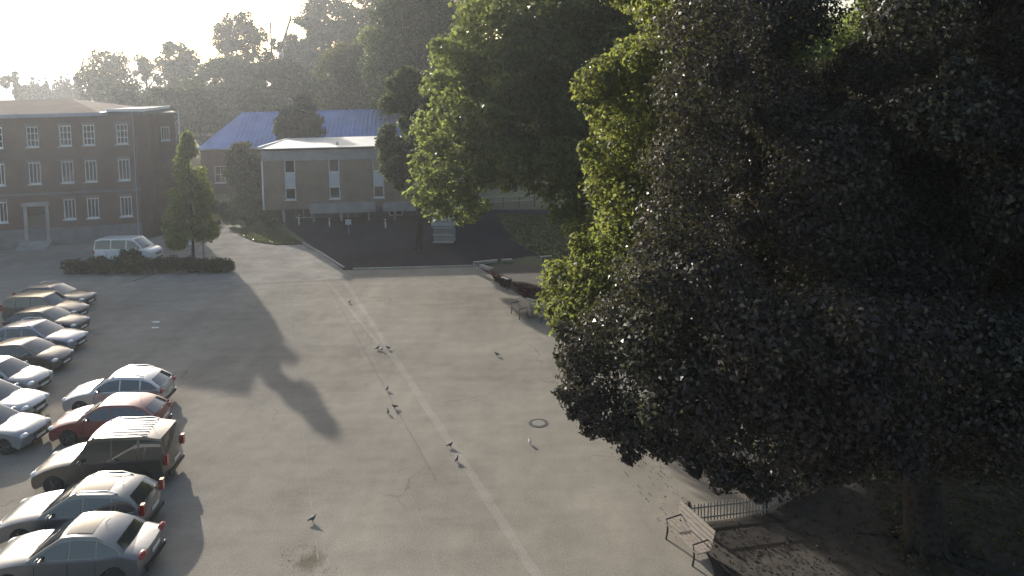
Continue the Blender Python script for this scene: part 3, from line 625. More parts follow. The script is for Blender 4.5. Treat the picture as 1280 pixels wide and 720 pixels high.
MB().tube([(-0.25, -0.08, 0), (-0.25, -0.08, H1)], 0.05, 8).build('downpipe', M['zinc'], lb, 60)
# rear wing
wg = at(205, 290, 76.5); wing = thing('brick_wing', 'lower dark brick wing behind the corner of the left building with a sloping annex roof', 'building', (wg.x, wg.y, 0), R(28))
b = MB(); o3 = [(0.2, 1.0, 8.6, 10.0), (0.2, 1.0, 3.0, 4.5)]
wall_mb(b, 3.4, 11.2, o3, -1.9); b.add([(1.5, 0, 0), (1.5, 9, 0), (1.5, 9, 11.2), (1.5, 0, 11.2)], [(0, 1, 2, 3)]); b.add([(-1.9, 0, 0), (-1.9, 9, 0), (-1.9, 9, 11.2), (-1.9, 0, 11.2)], [(3, 2, 1, 0)])
b.build('wall', M['brick_red'], wing, fix=False)
MB().b2(-2.1, 1.7, -0.2, 9.2, 11.203, 11.42).build('roof', M['bitumen'], wing)
for o in o3: window(wing, *o, 0)
b = MB(); b.add([(-1.4, -2.2, 6.6), (1.4, -2.2, 6.6), (1.4, -0.02, 7.6), (-1.4, -0.02, 7.6), (-1.4, -2.2, 0), (1.4, -2.2, 0), (1.4, -0.02, 0), (-1.4, -0.02, 0)], [(0, 1, 2, 3), (4, 5, 1, 0), (5, 6, 2, 1), (7, 4, 0, 3)]); b.build('annex', M['brick_red'], wing)
# flagpole
fp = at(231, 300, 73); f0 = thing('flagpole', 'thin white flagpole rising behind the young tree', 'pole', (fp.x, fp.y, 0))
MB().tube([(0, 0, 0), (0, 0, at(231, 136, 73).z)], [0.09, 0.05], 8).build('mast', M['white'], f0, 60)
MB().ell((0, 0, at(231, 136, 73).z), (0.08,)*3, 8, 6).build('finial', M['steel'], f0, 60)
MB().lathe([(0.2, 0), (0.2, 0.12), (0.1, 0.14)], 10).build('base', M['concrete'], f0)

# flat roofed brown brick building in the centre
CD = 76.0
c0 = at(331, 268, CD); cb = thing('flat_roofed_building', 'two storey brown brick building with flat white edged roof and tall window strips', 'building', (c0.x, c0.y, 0), R(2.0))
def zc(py): return at(410, py, CD).z
BW, BD = 21.7, 11.5; zu = zc(261); zt = zc(187)
cols_ = [(c_-0.54, c_+0.54) for c_ in (at(362, 220, CD).x-c0.x, at(417, 220, CD).x-c0.x, at(472, 220, CD).x-c0.x, at(526, 220, CD).x-c0.x, at(580, 220, CD).x-c0.x)]
w0, w1, w2, w3 = zc(249), zc(234), zc(216), zc(199)
ops = [(a, c, w0, w3) for a, c in cols_]
b = MB(); wall_mb(b, BW, zt-zu, ops, 0, 0, zu, 0.2)
b.add([(0, 0, zu), (0, BD, zu), (0, BD, zt), (0, 0, zt)], [(3, 2, 1, 0)]); b.add([(BW, 0, zu), (BW, BD, zu), (BW, BD, zt), (BW, 0, zt)], [(0, 1, 2, 3)]); b.add([(0, BD, zu), (BW, BD, zu), (BW, BD, zt), (0, BD, zt)], [(3, 2, 1, 0)])
b.add([(0, 0, zu), (BW, 0, zu), (BW, BD, zu), (0, BD, zu)], [(3, 2, 1, 0)])
b.build('wall', M['brick_tan'], cb, fix=False)
for a, c in cols_:
    window(cb, a, c, w2, w3, 0.02, (), (), 0.10, False); window(cb, a, c, w0, w1, 0.02, (), (), 0.10, True)
    MB().b2(a, c, 0.03, 0.12, w1+0.003, w2-0.003).build('spandrel_panel', M['grey_panel'], cb)
MB().b2(-0.06, BW+0.06, -0.12, 0.0, zc(200), zt+0.1).b2(-0.12, -0.004, 0.0, BD, zc(200), zt+0.1).build('parapet_band', M['concrete'], cb)
b = MB(); b.add([(-0.15, -0.3, zt+0.103), (BW+0.15, -0.3, zt+0.103), (BW+0.15, BD, zt+0.25), (-0.15, BD, zt+0.25), (-0.15, -0.3, zt+0.25), (BW+0.15, -0.3, zt+0.25), (BW+0.15, BD, zt+0.42), (-0.15, BD, zt+0.42)],
             [(0, 1, 2, 3), (4, 5, 6, 7), (0, 1, 5, 4), (1, 2, 6, 5), (2, 3, 7, 6), (3, 0, 4, 7)]); b.build('roof', M['roofpale'], cb)
MB().b2(-0.35, BW+0.3, -0.40, -0.31, zt+0.02, zt+0.20).build('dark_fascia', M['iron'], cb)
MB().b2(-0.36, -0.16, -0.30, BD, zt+0.02, zt+0.46).build('white_verge', M['white'], cb)
MB().b2(-0.16, -0.004, 0.0, 0.45, zu, zc(200)-0.01).build('corner_pilaster', M['white'], cb)
MB().b2(4.6, 11.2, -0.5, -0.003, zc(266), zc(254)).build('balcony_band', M['concrete'], cb); MB().b2(12.0, BW, -0.9, -0.003, zc(265), zc(255)).build('balcony_band', M['concrete'], cb)
for x in (1.8, 4.8, 7.6, 10.4, 13.0, 15.6, 18.4, 21.2): MB().b2(x-0.12, x+0.12, 0.25, 0.49, 0, zu-0.003).build('column', M['concrete'], cb)
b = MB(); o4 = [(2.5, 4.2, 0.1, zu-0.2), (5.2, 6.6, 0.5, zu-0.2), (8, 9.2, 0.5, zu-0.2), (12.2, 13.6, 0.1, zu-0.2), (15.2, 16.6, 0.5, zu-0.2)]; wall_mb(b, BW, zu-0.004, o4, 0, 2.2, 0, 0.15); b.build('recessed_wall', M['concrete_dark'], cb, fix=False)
for o in o4: window(cb, *o, 2.2, (0.5,), (), 0.08, False)
for x in (7.3, 14.2): MB().box((x, 1.2, zt+0.5), (0.2, 0.2, 0.35)).build('roof_vent', M['steel'], cb)

# blue roofed hall
bh = at(252, 190, 98); hall = thing('blue_roofed_hall', 'long low hall with a blue metal hipped roof behind the conifer', 'building', (bh.x, bh.y, 0), R(4))
LH, DH, ze, zr = 34.0, 12.0, at(300, 185, 98).z, at(380, 140, 104).z
b = MB(); o5 = [(1.5+i*3.2, 3.0+i*3.2, 1.4, 3.6) for i in range(10)]; wall_mb(b, LH, ze, o5); b.add([(0, 0, 0), (0, DH, 0), (0, DH, ze), (0, 0, ze)], [(3, 2, 1, 0)]); b.add([(LH, 0, 0), (LH, DH, 0), (LH, DH, ze), (LH, 0, ze)], [(0, 1, 2, 3)])
b.build('wall', M['brick_red'], hall, fix=False)
for o in o5: window(hall, *o, 0, (0.5,), (0.5,))
b = MB(); b.add([(-0.5, -0.6, ze), (LH+0.5, -0.6, ze), (LH+0.5, DH+0.6, ze), (-0.5, DH+0.6, ze), (3.6, DH/2, zr), (LH-3.6, DH/2, zr)], [(0, 1, 5, 4), (1, 2, 5), (2, 3, 4, 5), (3, 0, 4)])
rf = b.build('roof', M['blue'], hall)
sv = Vector((0, DH/2+0.6, zr-ze)).normalized()
MBs = MB().tube([(0, 0, 0), (0, DH/2+0.6, zr-ze)], 0.075, 4).mesh('standing_seam', M['blue'])
for i in range(48): link('standing_seam', MBs, rf, (4.0+i*0.56, -0.6, ze+0.03)) if 4.0+i*0.56 < LH-3.6 else None
MB().b2(-0.5, LH+0.5, -0.72, -0.604, ze-0.15, ze+0.02).build('gutter', M['zinc'], hall)
MB().tube([(3.6, DH/2, zr+0.03), (LH-3.6, DH/2, zr+0.03)], 0.12, 6).build('ridge_cap', M['blue'], rf)

# power pylon on the hill
pd = 160.0; pp = place(350, pd); py0 = pp.z
pyl = thing('power_pylon', 'tall power pylon with spread arms among the trees on the skyline', 'pylon', pp)
def loc(px, py): q = at(px, py, pd)-pp; return Vector((q.x, 0, q.z))
tl, tr, nk = loc(338, 28), loc(364, 20), loc(351, 62)
b = MB()
for dx in (-0.55, 0.55):
    for dy in (-0.55, 0.55): b.tube([(nk.x+dx*1.6, dy*1.6, 0), (nk.x+dx*0.6, dy*0.6, nk.z)], 0.09, 5)
z_ = 0.5
while z_ < nk.z-1.5:
    f1 = 0.88*(1-z_/nk.z*0.62); f2 = 0.88*(1-(z_+1.5)/nk.z*0.62)
    for s in (-1, 1): b.tube([(nk.x-f1, s*f1, z_), (nk.x+f2, s*f2, z_+1.5)], 0.05, 4); b.tube([(nk.x+f1, s*f1, z_), (nk.x-f2, s*f2, z_+1.5)], 0.05, 4)
    z_ += 1.5
b.build('lattice_mast', M['steel'], pyl)
MB().tube([nk, Vector((tl.x, 0, nk.z-1)), tl], [0.26, 0.24, 0.2], 6).build('arm', M['iron'], pyl); MB().tube([nk, tr], [0.30, 0.22], 6).build('arm', M['iron'], pyl)
MB().tube([tl, tr], 0.13, 6).build('crossbeam', M['iron'], pyl)
e1 = loc(520, 8)
MB().tube([tr.lerp(e1, t)-Vector((0, 0, 3.0*math.sin(math.pi*t)*0.3)) for t in np.linspace(0, 1, 9)], 0.045, 4).build('cable', M['iron'], pyl)

# railing on the bank and the pale slatted box under the middle tree
p, q = G(566, 262), G(672, 258); d = q-p; rl = thing('handrail', 'double pale handrail on thin posts under the middle tree', 'railing', p, math.atan2(d.y, d.x))
L = d.length
MB().tube([(0, 0, 1.15), (L, 0, 1.25)], 0.045, 8).build('rail', M['rail'], rl, 60); MB().tube([(2.2, 0, 0.65), (L-0.5, 0, 0.72)], 0.04, 8).build('rail', M['rail'], rl, 60)
for i in range(6): MB().tube([(0.3+i*(L-0.6)/5, 0, 0), (0.3+i*(L-0.6)/5, 0, 1.2)], 0.035, 8).build('post', M['iron'], rl, 60)
p = G(556, 303); bx = thing('storage_box', 'pale grey slatted storage box standing under the sunlit branch of the middle tree', 'box', p, R(-8))
for i, (wd, z0, hh) in enumerate(((2.0, 1.55, 0.34), (1.9, 1.95, 0.34), (1.75, 2.34, 0.24))):
    MB().b2(-wd/2, wd/2, -0.62, 0.62, z0, z0+hh).build('slat', M['grey_panel'], bx)
MB().b2(-0.85, 0.85, -0.55, 0.55, 0.05, 1.52).build('body', M['concrete'], bx)
MB().b2(-0.9, 0.9, -0.6, -0.552, 0.1, 0.2).b2(-0.9, 0.9, -0.6, -0.552, 0.75, 0.83).b2(-0.9, 0.9, -0.6, -0.552, 1.36, 1.46).build('batten', M['grey_panel'], bx)
for sx in (-1, 1):
    for sy in (-1, 1): MB().box((sx*0.75, sy*0.45, 0.03), (0.12, 0.12, 0.1)).build('foot', M['iron'], bx)

# small white sign board, two posts, boulder, pale bollards
def bollard(px, py, h, lb, grp='pale bollards in front of the brown brick building'):
    t = thing('bollard', lb, 'bollard', G(px, py), 0, grp); MB().lathe([(0.07, 0), (0.07, h-0.06), (0.05, h), (0.0, h+0.01)], 10).build('post', M['white'], t, 40); MB().lathe([(0.073, h*0.72), (0.073, h*0.82)], 10).build('band', M['iron'], t); return t
bollard(374, 281, 1.05, 'white bollard on the shaded lawn under the first window strip')
bollard(412, 283, 0.8, 'pale bollard below the middle window strip, left of the notice board')
bollard(482, 285, 0.9, 'pale bollard under the right window strip')
t = thing('notice_board', 'small pale notice board on a post before the brown brick building', 'sign', G(436, 292))
MB().tube([(0, 0, 0), (0, 0, 1.9)], 0.04, 8).build('post', M['steel'], t, 60); MB().b2(-0.28, 0.28, -0.06, -0.042, 0.85, 1.35).build('board', M['grey_panel'], t)
t = thing('sign_post', 'slim post with a small white plate at the corner of the path', 'sign', G(243, 331)+Vector((0.1, -0.8, 0)))
MB().tube([(0, 0, 0), (0, 0, 2.2)], 0.035, 8).build('post', M['steel'], t, 60); MB().b2(-0.12, 0.12, -0.06, -0.036, 1.75, 2.2).build('plate', M['white'], t)
t = thing('timber_post', 'slim brown timber post right of the sign with the white plate', 'post', G(255, 325)); MB().b2(-0.05, 0.05, -0.05, 0.05, 0, 1.5).build('post', M['wood'], t); MB().b2(-0.065, 0.065, -0.065, 0.065, 1.503, 1.54).build('cap', M['wooddark'], t)
bm = bmesh.new(); bmesh.ops.create_icosphere(bm, subdivisions=3, radius=0.5); rg = random.Random(3)
from mathutils import noise as mnoise
for v in bm.verts: k = 1+0.28*mnoise.noise(v.co*2.2)+0.08*mnoise.noise(v.co*6); v.co = Vector((v.co.x*1.25*k, v.co.y*0.9*k, max(-0.1, v.co.z*0.85*k)))
me = bpy.data.meshes.new('boulder'); bm.to_mesh(me); bm.free(); me.materials.append(M['concrete']); me.polygons.foreach_set('use_smooth', [True]*len(me.polygons))
tag(link('boulder', me, None, G(284, 333)+Vector((0, 0, 0.1))), 'grey boulder at the left edge of the paved path', 'boulder')

# ------------------------------------------------------------------ cars
def car(label, loc, rz, pal, kind='hatch', L=4.3, W=1.78, H=1.5, rails=False, glassroof=False, ribs=False, group='cars parked in rows', name='parked_car'):
    P = M[pal]; t = thing(name, label, 'van' if kind == 'van' else 'car', loc, rz, group)
    rw = 0.33; xf, xr = L/2-0.86, -L/2+0.80
    hl = L/2
    if kind == 'sedan': bel = 0.90; cab = [(0.95, 0.93), (0.55, 1.18), (0.15, H-0.06), (-0.35, H), (-0.95, H-0.04), (-1.45, 1.20), (-1.72, 0.98)]
    elif kind == 'estate': bel = 0.90; cab = [(0.92, 0.95), (0.55, 1.18), (0.12, H-0.06), (-0.35, H), (-1.35, H-0.05), (-1.75, H-0.16), (-hl+0.16, 1.0)]
    elif kind == 'suv': bel = 1.02; cab = [(0.95, 1.05), (0.68, 1.30), (0.38, H-0.07), (-0.1, H), (-1.6, H-0.03), (-hl+0.22, H-0.14), (-hl+0.08, 1.08)]
    elif kind == 'van': bel = 1.12; cab = [(hl-0.85, 1.16), (hl-1.2, 1.50), (hl-1.62, H-0.08), (hl-2.2, H), (-hl+0.5, H-0.01), (-hl+0.12, H-0.12), (-hl+0.04, 1.16)]
    else: bel = 0.93; cab = [(0.98, 0.97), (0.60, 1.22), (0.22, H-0.06), (-0.3, H), (-1.25, H-0.06), (-1.62, H-0.20), (-hl+0.12, 1.02)]
    cow = cab[0][0]
    def arch(cx):
        return [(cx+(rw+0.07)*math.cos(a), max(0.24, rw+(rw+0.07)*math.sin(a))) for a in np.linspace(math.pi, 0, 9)]
    out = [(-hl+0.06, 0.30), (-hl+0.16, 0.24)]+arch(xr)+arch(xf)+[(hl-0.14, 0.22), (hl-0.03, 0.32), (hl, 0.50), (hl-0.03, 0.66 if kind != 'van' else 0.85), (hl-0.16, 0.76 if kind != 'van' else 1.0)]
    nz = 0.76 if kind != 'van' else 1.0
    for u in (0.3, 0.6, 0.85, 1.0): out.append((hl-0.16+(cow-hl+0.16)*u, nz+(cab[0][1]-nz)*(1-(1-u)**1.7)))
    for u in (0.25, 0.5, 0.75): out.append((cow+(cab[-1][0]-cow)*u, bel+0.03))
    out += [cab[-1], (-hl+0.04, 0.86), (-hl, 0.62), (-hl+0.03, 0.42)]
    ts = [-1, -0.94, -0.78, -0.45, 0, 0.45, 0.78, 0.94, 1]; vs = []; n = len(out)
    for tt in ts:
        a = abs(tt); pull = 0.16*a**3.2; drop = 0.0 if a < 0.7 else 0.055*((a-0.7)/0.3)**2
        for (x, z) in out:
            end = max(0.0, (abs(x)-hl*0.62)/(hl*0.38)); zz = z-(drop if z > 0.6 else 0)+(0.02*(1-a*a) if z > 0.7 else 0)
            vs.append((x-math.copysign(pull*end, x), tt*W/2*(1-0.03*max(0, (zz-0.55))), zz))
    fs = [(j*n+i, j*n+(i+1) % n, (j+1)*n+(i+1) % n, (j+1)*n+i) for j in range(len(ts)-1) for i in range(n)]
    fs += [tuple(range(n)), tuple((len(ts)-1)*n+i for i in range(n))]
    MB().add(vs, fs).build('body', P, t, 32)
    # cabin
    wb, wr = W/2-0.045, W/2*(0.70 if kind not in ('van', 'suv') else 0.78)
    def hw(z): return wb+(wr-wb)*max(0, min(1, (z-bel)/(H-bel)))
    cs = [-1, -0.85, -0.45, 0, 0.45, 0.85, 1]; vs = []
    ins = (cab[2][0]-0.17, cab[2][1]+(0.045 if kind != 'van' else 0.055))
    cabr = list(cab[:3])+[ins]+list(cab[3:])
    for (x, z) in cabr:
        for c in cs: vs.append((x-0.05*(c*c) if x > 0 else x+0.05*c*c, c*hw(z), z+(0.035*(1-c*c) if z > bel+0.2 else 0.015*(1-c*c))))
    k = len(cs); fs = [(i*k+j, i*k+j+1, (i+1)*k+j+1, (i+1)*k+j) for i in range(len(cabr)-1) for j in range(k-1)]
    nb = len(vs)
    for sgn in (0, k-1):
        low = [(cabr[-1][0], bel-0.04), (cabr[0][0], bel-0.04)]; o = len(vs)
        for (x, z) in low: vs.append((x, (-1 if sgn == 0 else 1)*wb, z))
        fs.append(tuple([i*k+sgn for i in range(len(cabr))]+[o, o+1]))
    MB().add(vs, fs).build('cabin', P, t, 28)
    # glass: windscreen, rear screen and side windows, a little proud of the cabin
    def screen(name, i0, i1, ins, mat='carglass', up=0.008):
        (xa, za), (xb, zb) = i0, i1; d = Vector((xb-xa, 0, zb-za)); nr = Vector((-d.z, 0, d.x)).normalized()
        if nr.z < 0: nr = -nr
        b = MB(); vv = []
        for u in (0.04, 0.5, 0.96):
            x, z = xa+(xb-xa)*u, za+(zb-za)*u
            for c in cs:
                cc = c*ins; xx = x-0.05*cc*cc if x > 0 else x+0.05*cc*cc
                vv.append((xx+nr.x*up, cc*hw(z), z+(0.035 if z > bel+0.2 else 0.015+0.02*u)*(1-cc*cc)+nr.z*up))
        b.add(vv, [(i*k+j, i*k+j+1, (i+1)*k+j+1, (i+1)*k+j) for i in range(2) for j in range(k-1)])
        return b.build(name, M[mat], t, 40)
    b = MB(); vv = []
    for (x, z) in cab[0:3]:
        for c in cs:
            cc = c*0.88; vv.append(((x-0.05*cc*cc if x > 0 else x+0.05*cc*cc)+0.008, cc*hw(z), z+(0.035 if z > bel+0.2 else 0.015)*(1-cc*cc)+0.010))
    b.add(vv, [(i*k+j, i*k+j+1, (i+1)*k+j+1, (i+1)*k+j) for i in range(2) for j in range(k-1)]); b.build('windscreen', M['carglass'], t, 40)
    screen('rear_window', cab[-2], cab[-1], 0.80)
    if glassroof:
        vv = []
        for (x, z) in (ins, cab[3], (cab[4][0]*0.8, cab[4][1]+0.01)):
            for c in cs: cc = c*0.78; vv.append((x, cc*hw(z), z+0.035*(1-cc*cc)+0.010))
        MB().add(vv, [(i*k+j, i*k+j+1, (i+1)*k+j+1, (i+1)*k+j) for i in range(2) for j in range(k-1)]).build('sunroof', M['carglass'], t, 40)
    if ribs:
        for q in range(7):
            y = (q-3)*wr*0.25; rp = [(x, y, z+0.035*(1-(y/wr)**2)+0.004) for (x, z) in (cab[3], ((cab[3][0]+cab[4][0])/2, (cab[3][1]+cab[4][1])/2), cab[4])]
            MB().tube(rp, 0.016, 5).build('roof_rib', M['chrome'], t, 60)
    def ztop(x):
        for (xa, za), (xb, zb) in zip(cab[:-1], cab[1:]):
            if xb <= x <= xa: return za+(zb-za)*(xa-x)/(xa-xb)
        return bel
    x_a, x_b = cow-0.22, cab[-1][0]+0.16; span = x_a-x_b
    cuts = [(0.0, 0.40), (0.425, 0.72), (0.745, 1.0)] if kind != 'van' else [(0.0, 0.30), (0.325, 0.64), (0.66, 1.0)]
    for s in (-1, 1):
        for (u0, u1) in cuts:
            pts = []
            xs_ = [x_a-span*u0-(x_a-span*u0-(x_a-span*u1))*q for q in np.linspace(0, 1, 6)]
            lo_, hi_ = [], []
            for x in xs_:
                zt_ = ztop(x)-0.10; zb_ = bel+0.035
                if zt_ < zb_+0.01: zt_ = zb_+0.01
                lo_.append((x, s*(hw(zb_)+0.006), zb_)); hi_.append((x, s*(hw(zt_)+0.006), zt_))
            MB().add(lo_+hi_, [(i, i+1, i+7, i+6) for i in range(5)]).build('side_window', M['carglass'], t)
        # doors seen as seams, handles, sill strip
        sm = MB()
        for u in (0.02, 0.41, 0.735): sm.b2(x_a-span*u-0.008, x_a-span*u+0.008, s*W/2-0.012, s*W/2+0.002, 0.36, bel-0.10)
        sm.build('door_seam', M['black'], t)
        for u in (0.33, 0.66): MB().box((x_a-span*u, s*(W/2-0.004), bel-0.15), (0.17, 0.035, 0.035)).build('door_handle', P, t)
        MB().b2(xr+0.42, xf-0.42, s*W/2-0.03, s*W/2+0.012, 0.235, 0.33).build('sill_trim', M['black'], t)
        for x in (xf, xr):
            wy = s*(W/2-0.10)
            ty = MB().lathe([(rw*0.62, -0.10), (rw*0.93, -0.105), (rw, -0.08), (rw, 0.08), (rw*0.93, 0.105), (rw*0.62, 0.10)], 20, 'Y').build('wheel', M['tyre'], t, 30, loc=(x, wy, rw))
            rm = MB(); rm.lathe([(rw*0.66, -0.05), (rw*0.66, 0.07), (rw*0.60, 0.085), (rw*0.55, 0.05)] if s > 0 else [(rw*0.55, -0.05), (rw*0.60, -0.085), (rw*0.66, -0.07), (rw*0.66, 0.05)], 20, 'Y')
            for q in range(5):
                a = q*2*math.pi/5; rm.box((math.cos(a)*rw*0.32, s*0.085, math.sin(a)*rw*0.32), (rw*0.56, 0.03, 0.07), M=Matrix.Rotation(-a, 3, 'Y'))
            rm.build('rim', M['rim'], ty, 30)
        hz = 0.68 if kind != 'van' else 0.84
        MB().ell((hl-0.20, s*(W/2-0.24), hz), (0.16, 0.20, 0.085), 10, 6).build('headlight', M['lamp'], t, 60)
        if kind in ('suv', 'van', 'estate'): MB().box((-hl+0.075, s*(W/2-0.14), 0.98), (0.12, 0.16, 0.34)).build('taillight', M['tail'], t)
        else: MB().ell((-hl+0.10, s*(W/2-0.20), 0.86), (0.10, 0.20, 0.10), 10, 6).build('taillight', M['tail'], t, 60)
        mr = MB().ell((cow-0.42, s*(W/2+0.09), bel+0.10), (0.08, 0.13, 0.085), 10, 6).build('door_mirror', P, t, 60)
        MB().box((cow-0.49, s*(W/2+0.09), bel+0.10), (0.02, 0.17, 0.10)).build('mirror_glass', M['chrome'], mr)
        if rails:
            pts = [(cab[2][0]-0.15, s*(wr-0.04), H-0.02), (cab[3][0]+0.05, s*(wr-0.03), H+0.07), (cab[4][0]+0.3, s*(wr-0.03), H+0.06), (cab[4][0]-0.05, s*(wr-0.04), H-0.05)]
            MB().tube(pts, 0.022, 6).build('roof_rail', M['chrome'], t, 60)
    MB().box((hl-0.015, 0, 0.56 if kind != 'van' else 0.68), (0.05, W*0.42, 0.13)).build('grille', M['black'], t)
    MB().box((hl-0.01, 0, 0.34), (0.06, W*0.5, 0.10)).build('air_intake', M['black'], t)
    MB().box((hl+0.018, 0, 0.43), (0.012, 0.52, 0.11)).build('licence_plate', M['plate'], t)
    MB().box((-hl-0.002, 0, 0.70), (0.02, 0.52, 0.11)).build('licence_plate', M['plate'], t)
    MB().box((-hl+0.02, 0, 0.40), (0.06, W*0.72, 0.14)).build('rear_bumper', M['black'], t)
    MB().box((cow-0.02, 0.25, cab[0][1]+0.045), (0.03, 0.55, 0.012), 0.2).build('wiper', M['black'], t)
    MB().tube([(cab[4][0]+0.05, 0, H+0.01), (cab[4][0]-0.10, 0, H+0.13)], [0.012, 0.006], 5).build('aerial', M['black'], t)
    return t
for nm, c, mtl in (('p_silver', (0.46, 0.47, 0.48), 0.6), ('p_red', (0.20, 0.035, 0.03), 0.1), ('p_black', (0.018, 0.018, 0.02), 0.0), ('p_dgrey', (0.055, 0.055, 0.058), 0.3), ('p_blue', (0.24, 0.26, 0.33), 0.5), ('p_white', (0.74, 0.74, 0.73), 0.0), ('p_mgrey', (0.16, 0.165, 0.17), 0.55), ('p_brown', (0.085, 0.078, 0.07), 0.4), ('p_lgrey', (0.30, 0.31, 0.32), 0.5)):
    M[nm] = paint(nm[2:]+'_paint', c, mtl)
A0 = math.pi+R(4)
car('silver hatchback farthest in the right row of parked cars', G(151, 507), A0, 'p_silver', 'hatch', 4.35, 1.78, 1.52, rails=True)
car('dark red hatchback parked between the silver hatchback and the tall dark car', G(140, 543), A0, 'p_red', 'hatch', 4.3, 1.76, 1.48)
car('tall dark off-road car with ribbed bright roof in the right row', G(138, 598), A0, 'p_brown', 'suv', 4.75, 1.86, 1.84, rails=True, ribs=True)
car('grey estate car with glass roof in front of the tall dark car', G(104, 662), A0, 'p_mgrey', 'estate', 4.55, 1.80, 1.48, glassroof=True, rails=True)
car('grey saloon nearest the camera at the lower left', G(96, 716), A0, 'p_mgrey', 'sedan', 4.55, 1.80, 1.46, glassroof=True)
B0 = R(-3)
car('dark estate car with bright roof rails, topmost in the left row', G(71, 384), B0, 'p_dgrey', 'estate', 4.6, 1.8, 1.48, rails=True)
car('dark people carrier second from the top in the left row', G(59, 400), B0, 'p_brown', 'suv', 4.6, 1.8, 1.66)
car('dark hatchback third from the top in the left row', G(60, 417), B0, 'p_black', 'hatch', 4.3, 1.76, 1.48)
car('silver-blue estate car in the middle of the left row', G(50, 437), B0, 'p_blue', 'estate', 4.7, 1.8, 1.5, rails=True)
car('small dark rounded car below the silver-blue estate', G(36, 461), B0, 'p_brown', 'hatch', 4.0, 1.72, 1.46)
car('light grey hatchback with sun glint on its roof, cut by the left edge', G(2, 490), B0, 'p_lgrey', 'hatch', 4.2, 1.76, 1.50)
car('white-silver car of which only the bonnet shows at the left edge', G(-12, 521), B0, 'p_silver', 'sedan', 4.5, 1.78, 1.46)
car('grey car lowest in the left row with only its bonnet in view', G(-18, 555), B0, 'p_lgrey', 'sedan', 4.6, 1.80, 1.46)
car('white minibus parked in front of the left brick building', G(162, 326), R(-4), 'p_white', 'van', 5.0, 1.9, 1.95, group='van at the left building', name='parked_van')

# ------------------------------------------------------------------ benches
def bench(label, pc, rz, Lb, grp='wooden benches at the plaza edge'):
    t = thing('park_bench', label, 'bench', pc, rz, grp)            # local: front faces -y
    for i in range(4): MB().box((0, -0.22+i*0.125, 0.445+0.004*abs(i-1.5)), (Lb, 0.105, 0.035)).build('seat_slat', M['wood'], t)
    for i in range(4):
        Mx = Matrix.Rotation(R(-16), 3, 'X'); MB().box((0, 0.235+i*0.036, 0.56+i*0.125), (Lb, 0.03, 0.105), M=Mx).build('back_slat', M['wood'], t)
    for s in (-1, 1):
        x = s*(Lb/2-0.18); f = MB()
        f.tube([(x, -0.30, 0.0), (x, -0.25, 0.22), (x, -0.24, 0.42)], 0.032, 6).tube([(x, 0.34, 0.0), (x, 0.22, 0.24), (x, 0.20, 0.42), (x, 0.40, 0.98)], 0.032, 6).tube([(x, -0.26, 0.415), (x, 0.22, 0.405)], 0.028, 6)
        f.build('frame', M['iron'], t, 60)
        MB().tube([(x, -0.24, 0.42), (x, -0.28, 0.63), (x, 0.24, 0.66)], 0.026, 6).build('armrest', M['iron'], t, 60)
    return t
def bench_px(label, a, c, Lb):
    p, q = G(*a), G(*c); d = q-p; return bench(label, (p+q)/2, math.atan2(d.y, d.x), Lb)
bench_px('wooden slatted bench beside the picket fence at the lower right', (842, 670), (878, 706), 1.75)
bench_px('far wooden bench at the right edge of the plaza, catching the sun', (640, 387), (660, 403), 1.7)
p = bench_px('bench half hidden behind the sunlit branch, right of the far bench', (668, 395), (684, 405), 1.5)

# ------------------------------------------------------------------ picket fence
def fence(pts, h, label):
    t = thing('picket_fence', label, 'fence', pts[0])
    pk = MB(); pk.b2(-0.022, 0.022, -0.009, 0.009, 0.04, h).add([(-0.022, -0.009, h), (0.022, -0.009, h), (0.022, 0.009, h), (-0.022, 0.009, h), (0, 0, h+0.03)], [(0, 1, 4), (1, 2, 4), (2, 3, 4), (3, 0, 4)])
    pme = pk.mesh('picket', M['woodpale']); post = MB().b2(-0.05, 0.05, -0.05, 0.05, -0.05, h+0.07).mesh('post', M['wooddark']); rg = random.Random(4)
    for a, c in zip(pts[:-1], pts[1:]):
        d = c-a; L = d.length; rz = math.atan2(d.y, d.x); k = int(L/0.105); st = a-pts[0]
        for zz in (0.16, h-0.12):
            m_ = st+d*0.5; MB().box((m_.x, m_.y, zz), (L, 0.025, 0.05), rz).build('rail', M['woodpale'], t)
        nv = Vector((d.y, -d.x, 0)).normalized()*0.024
        for i in range(k):
            p = st+d*((i+0.5)/k)+nv; link('picket', pme, t, p+Vector((0, 0, rg.uniform(-0.02, 0.015))), (rg.uniform(-0.02, 0.02), rg.uniform(-0.03, 0.03), rz))
        nposts = max(1, int(L/1.7))
        for i in range(nposts+1): link('post', post, t, st+d*(i/nposts)-nv*2.8, (0, 0, rz))
    return t
fence([G(862, 655), G(958, 643), G(1030, 606)+Vector((0.2, 0.3, 0))], 0.62, 'low weathered picket fence with dark posts round the bed under the huge tree')

# ------------------------------------------------------------------ small things on the plaza
mp_ = G(673, 529); mh = thing('manhole_cover', 'round manhole cover with dark ring and pale centre on the plaza', 'manhole', mp_)
MB().lathe([(0.40, 0.0), (0.40, 0.012), (0.27, 0.012), (0.27, 0.0)], 32).build('ring', M['iron'], mh); MB().lathe([(0.262, 0.0), (0.262, 0.014), (0.0, 0.0145)], 32).build('lid', M['kerb_dark'], mh)
for (px, py, lb) in ((195, 403, 'short white mark on the shaded asphalt, upper of two'), (194, 410, 'short white mark on the shaded asphalt, lower of two')):
    o = MB().box((0, 0, 0.02), (0.40, 0.16, 0.04)).build('marker_block', M['white'], loc=G(px, py)); tag(o, lb, 'marker', 'white marks on the shaded asphalt')
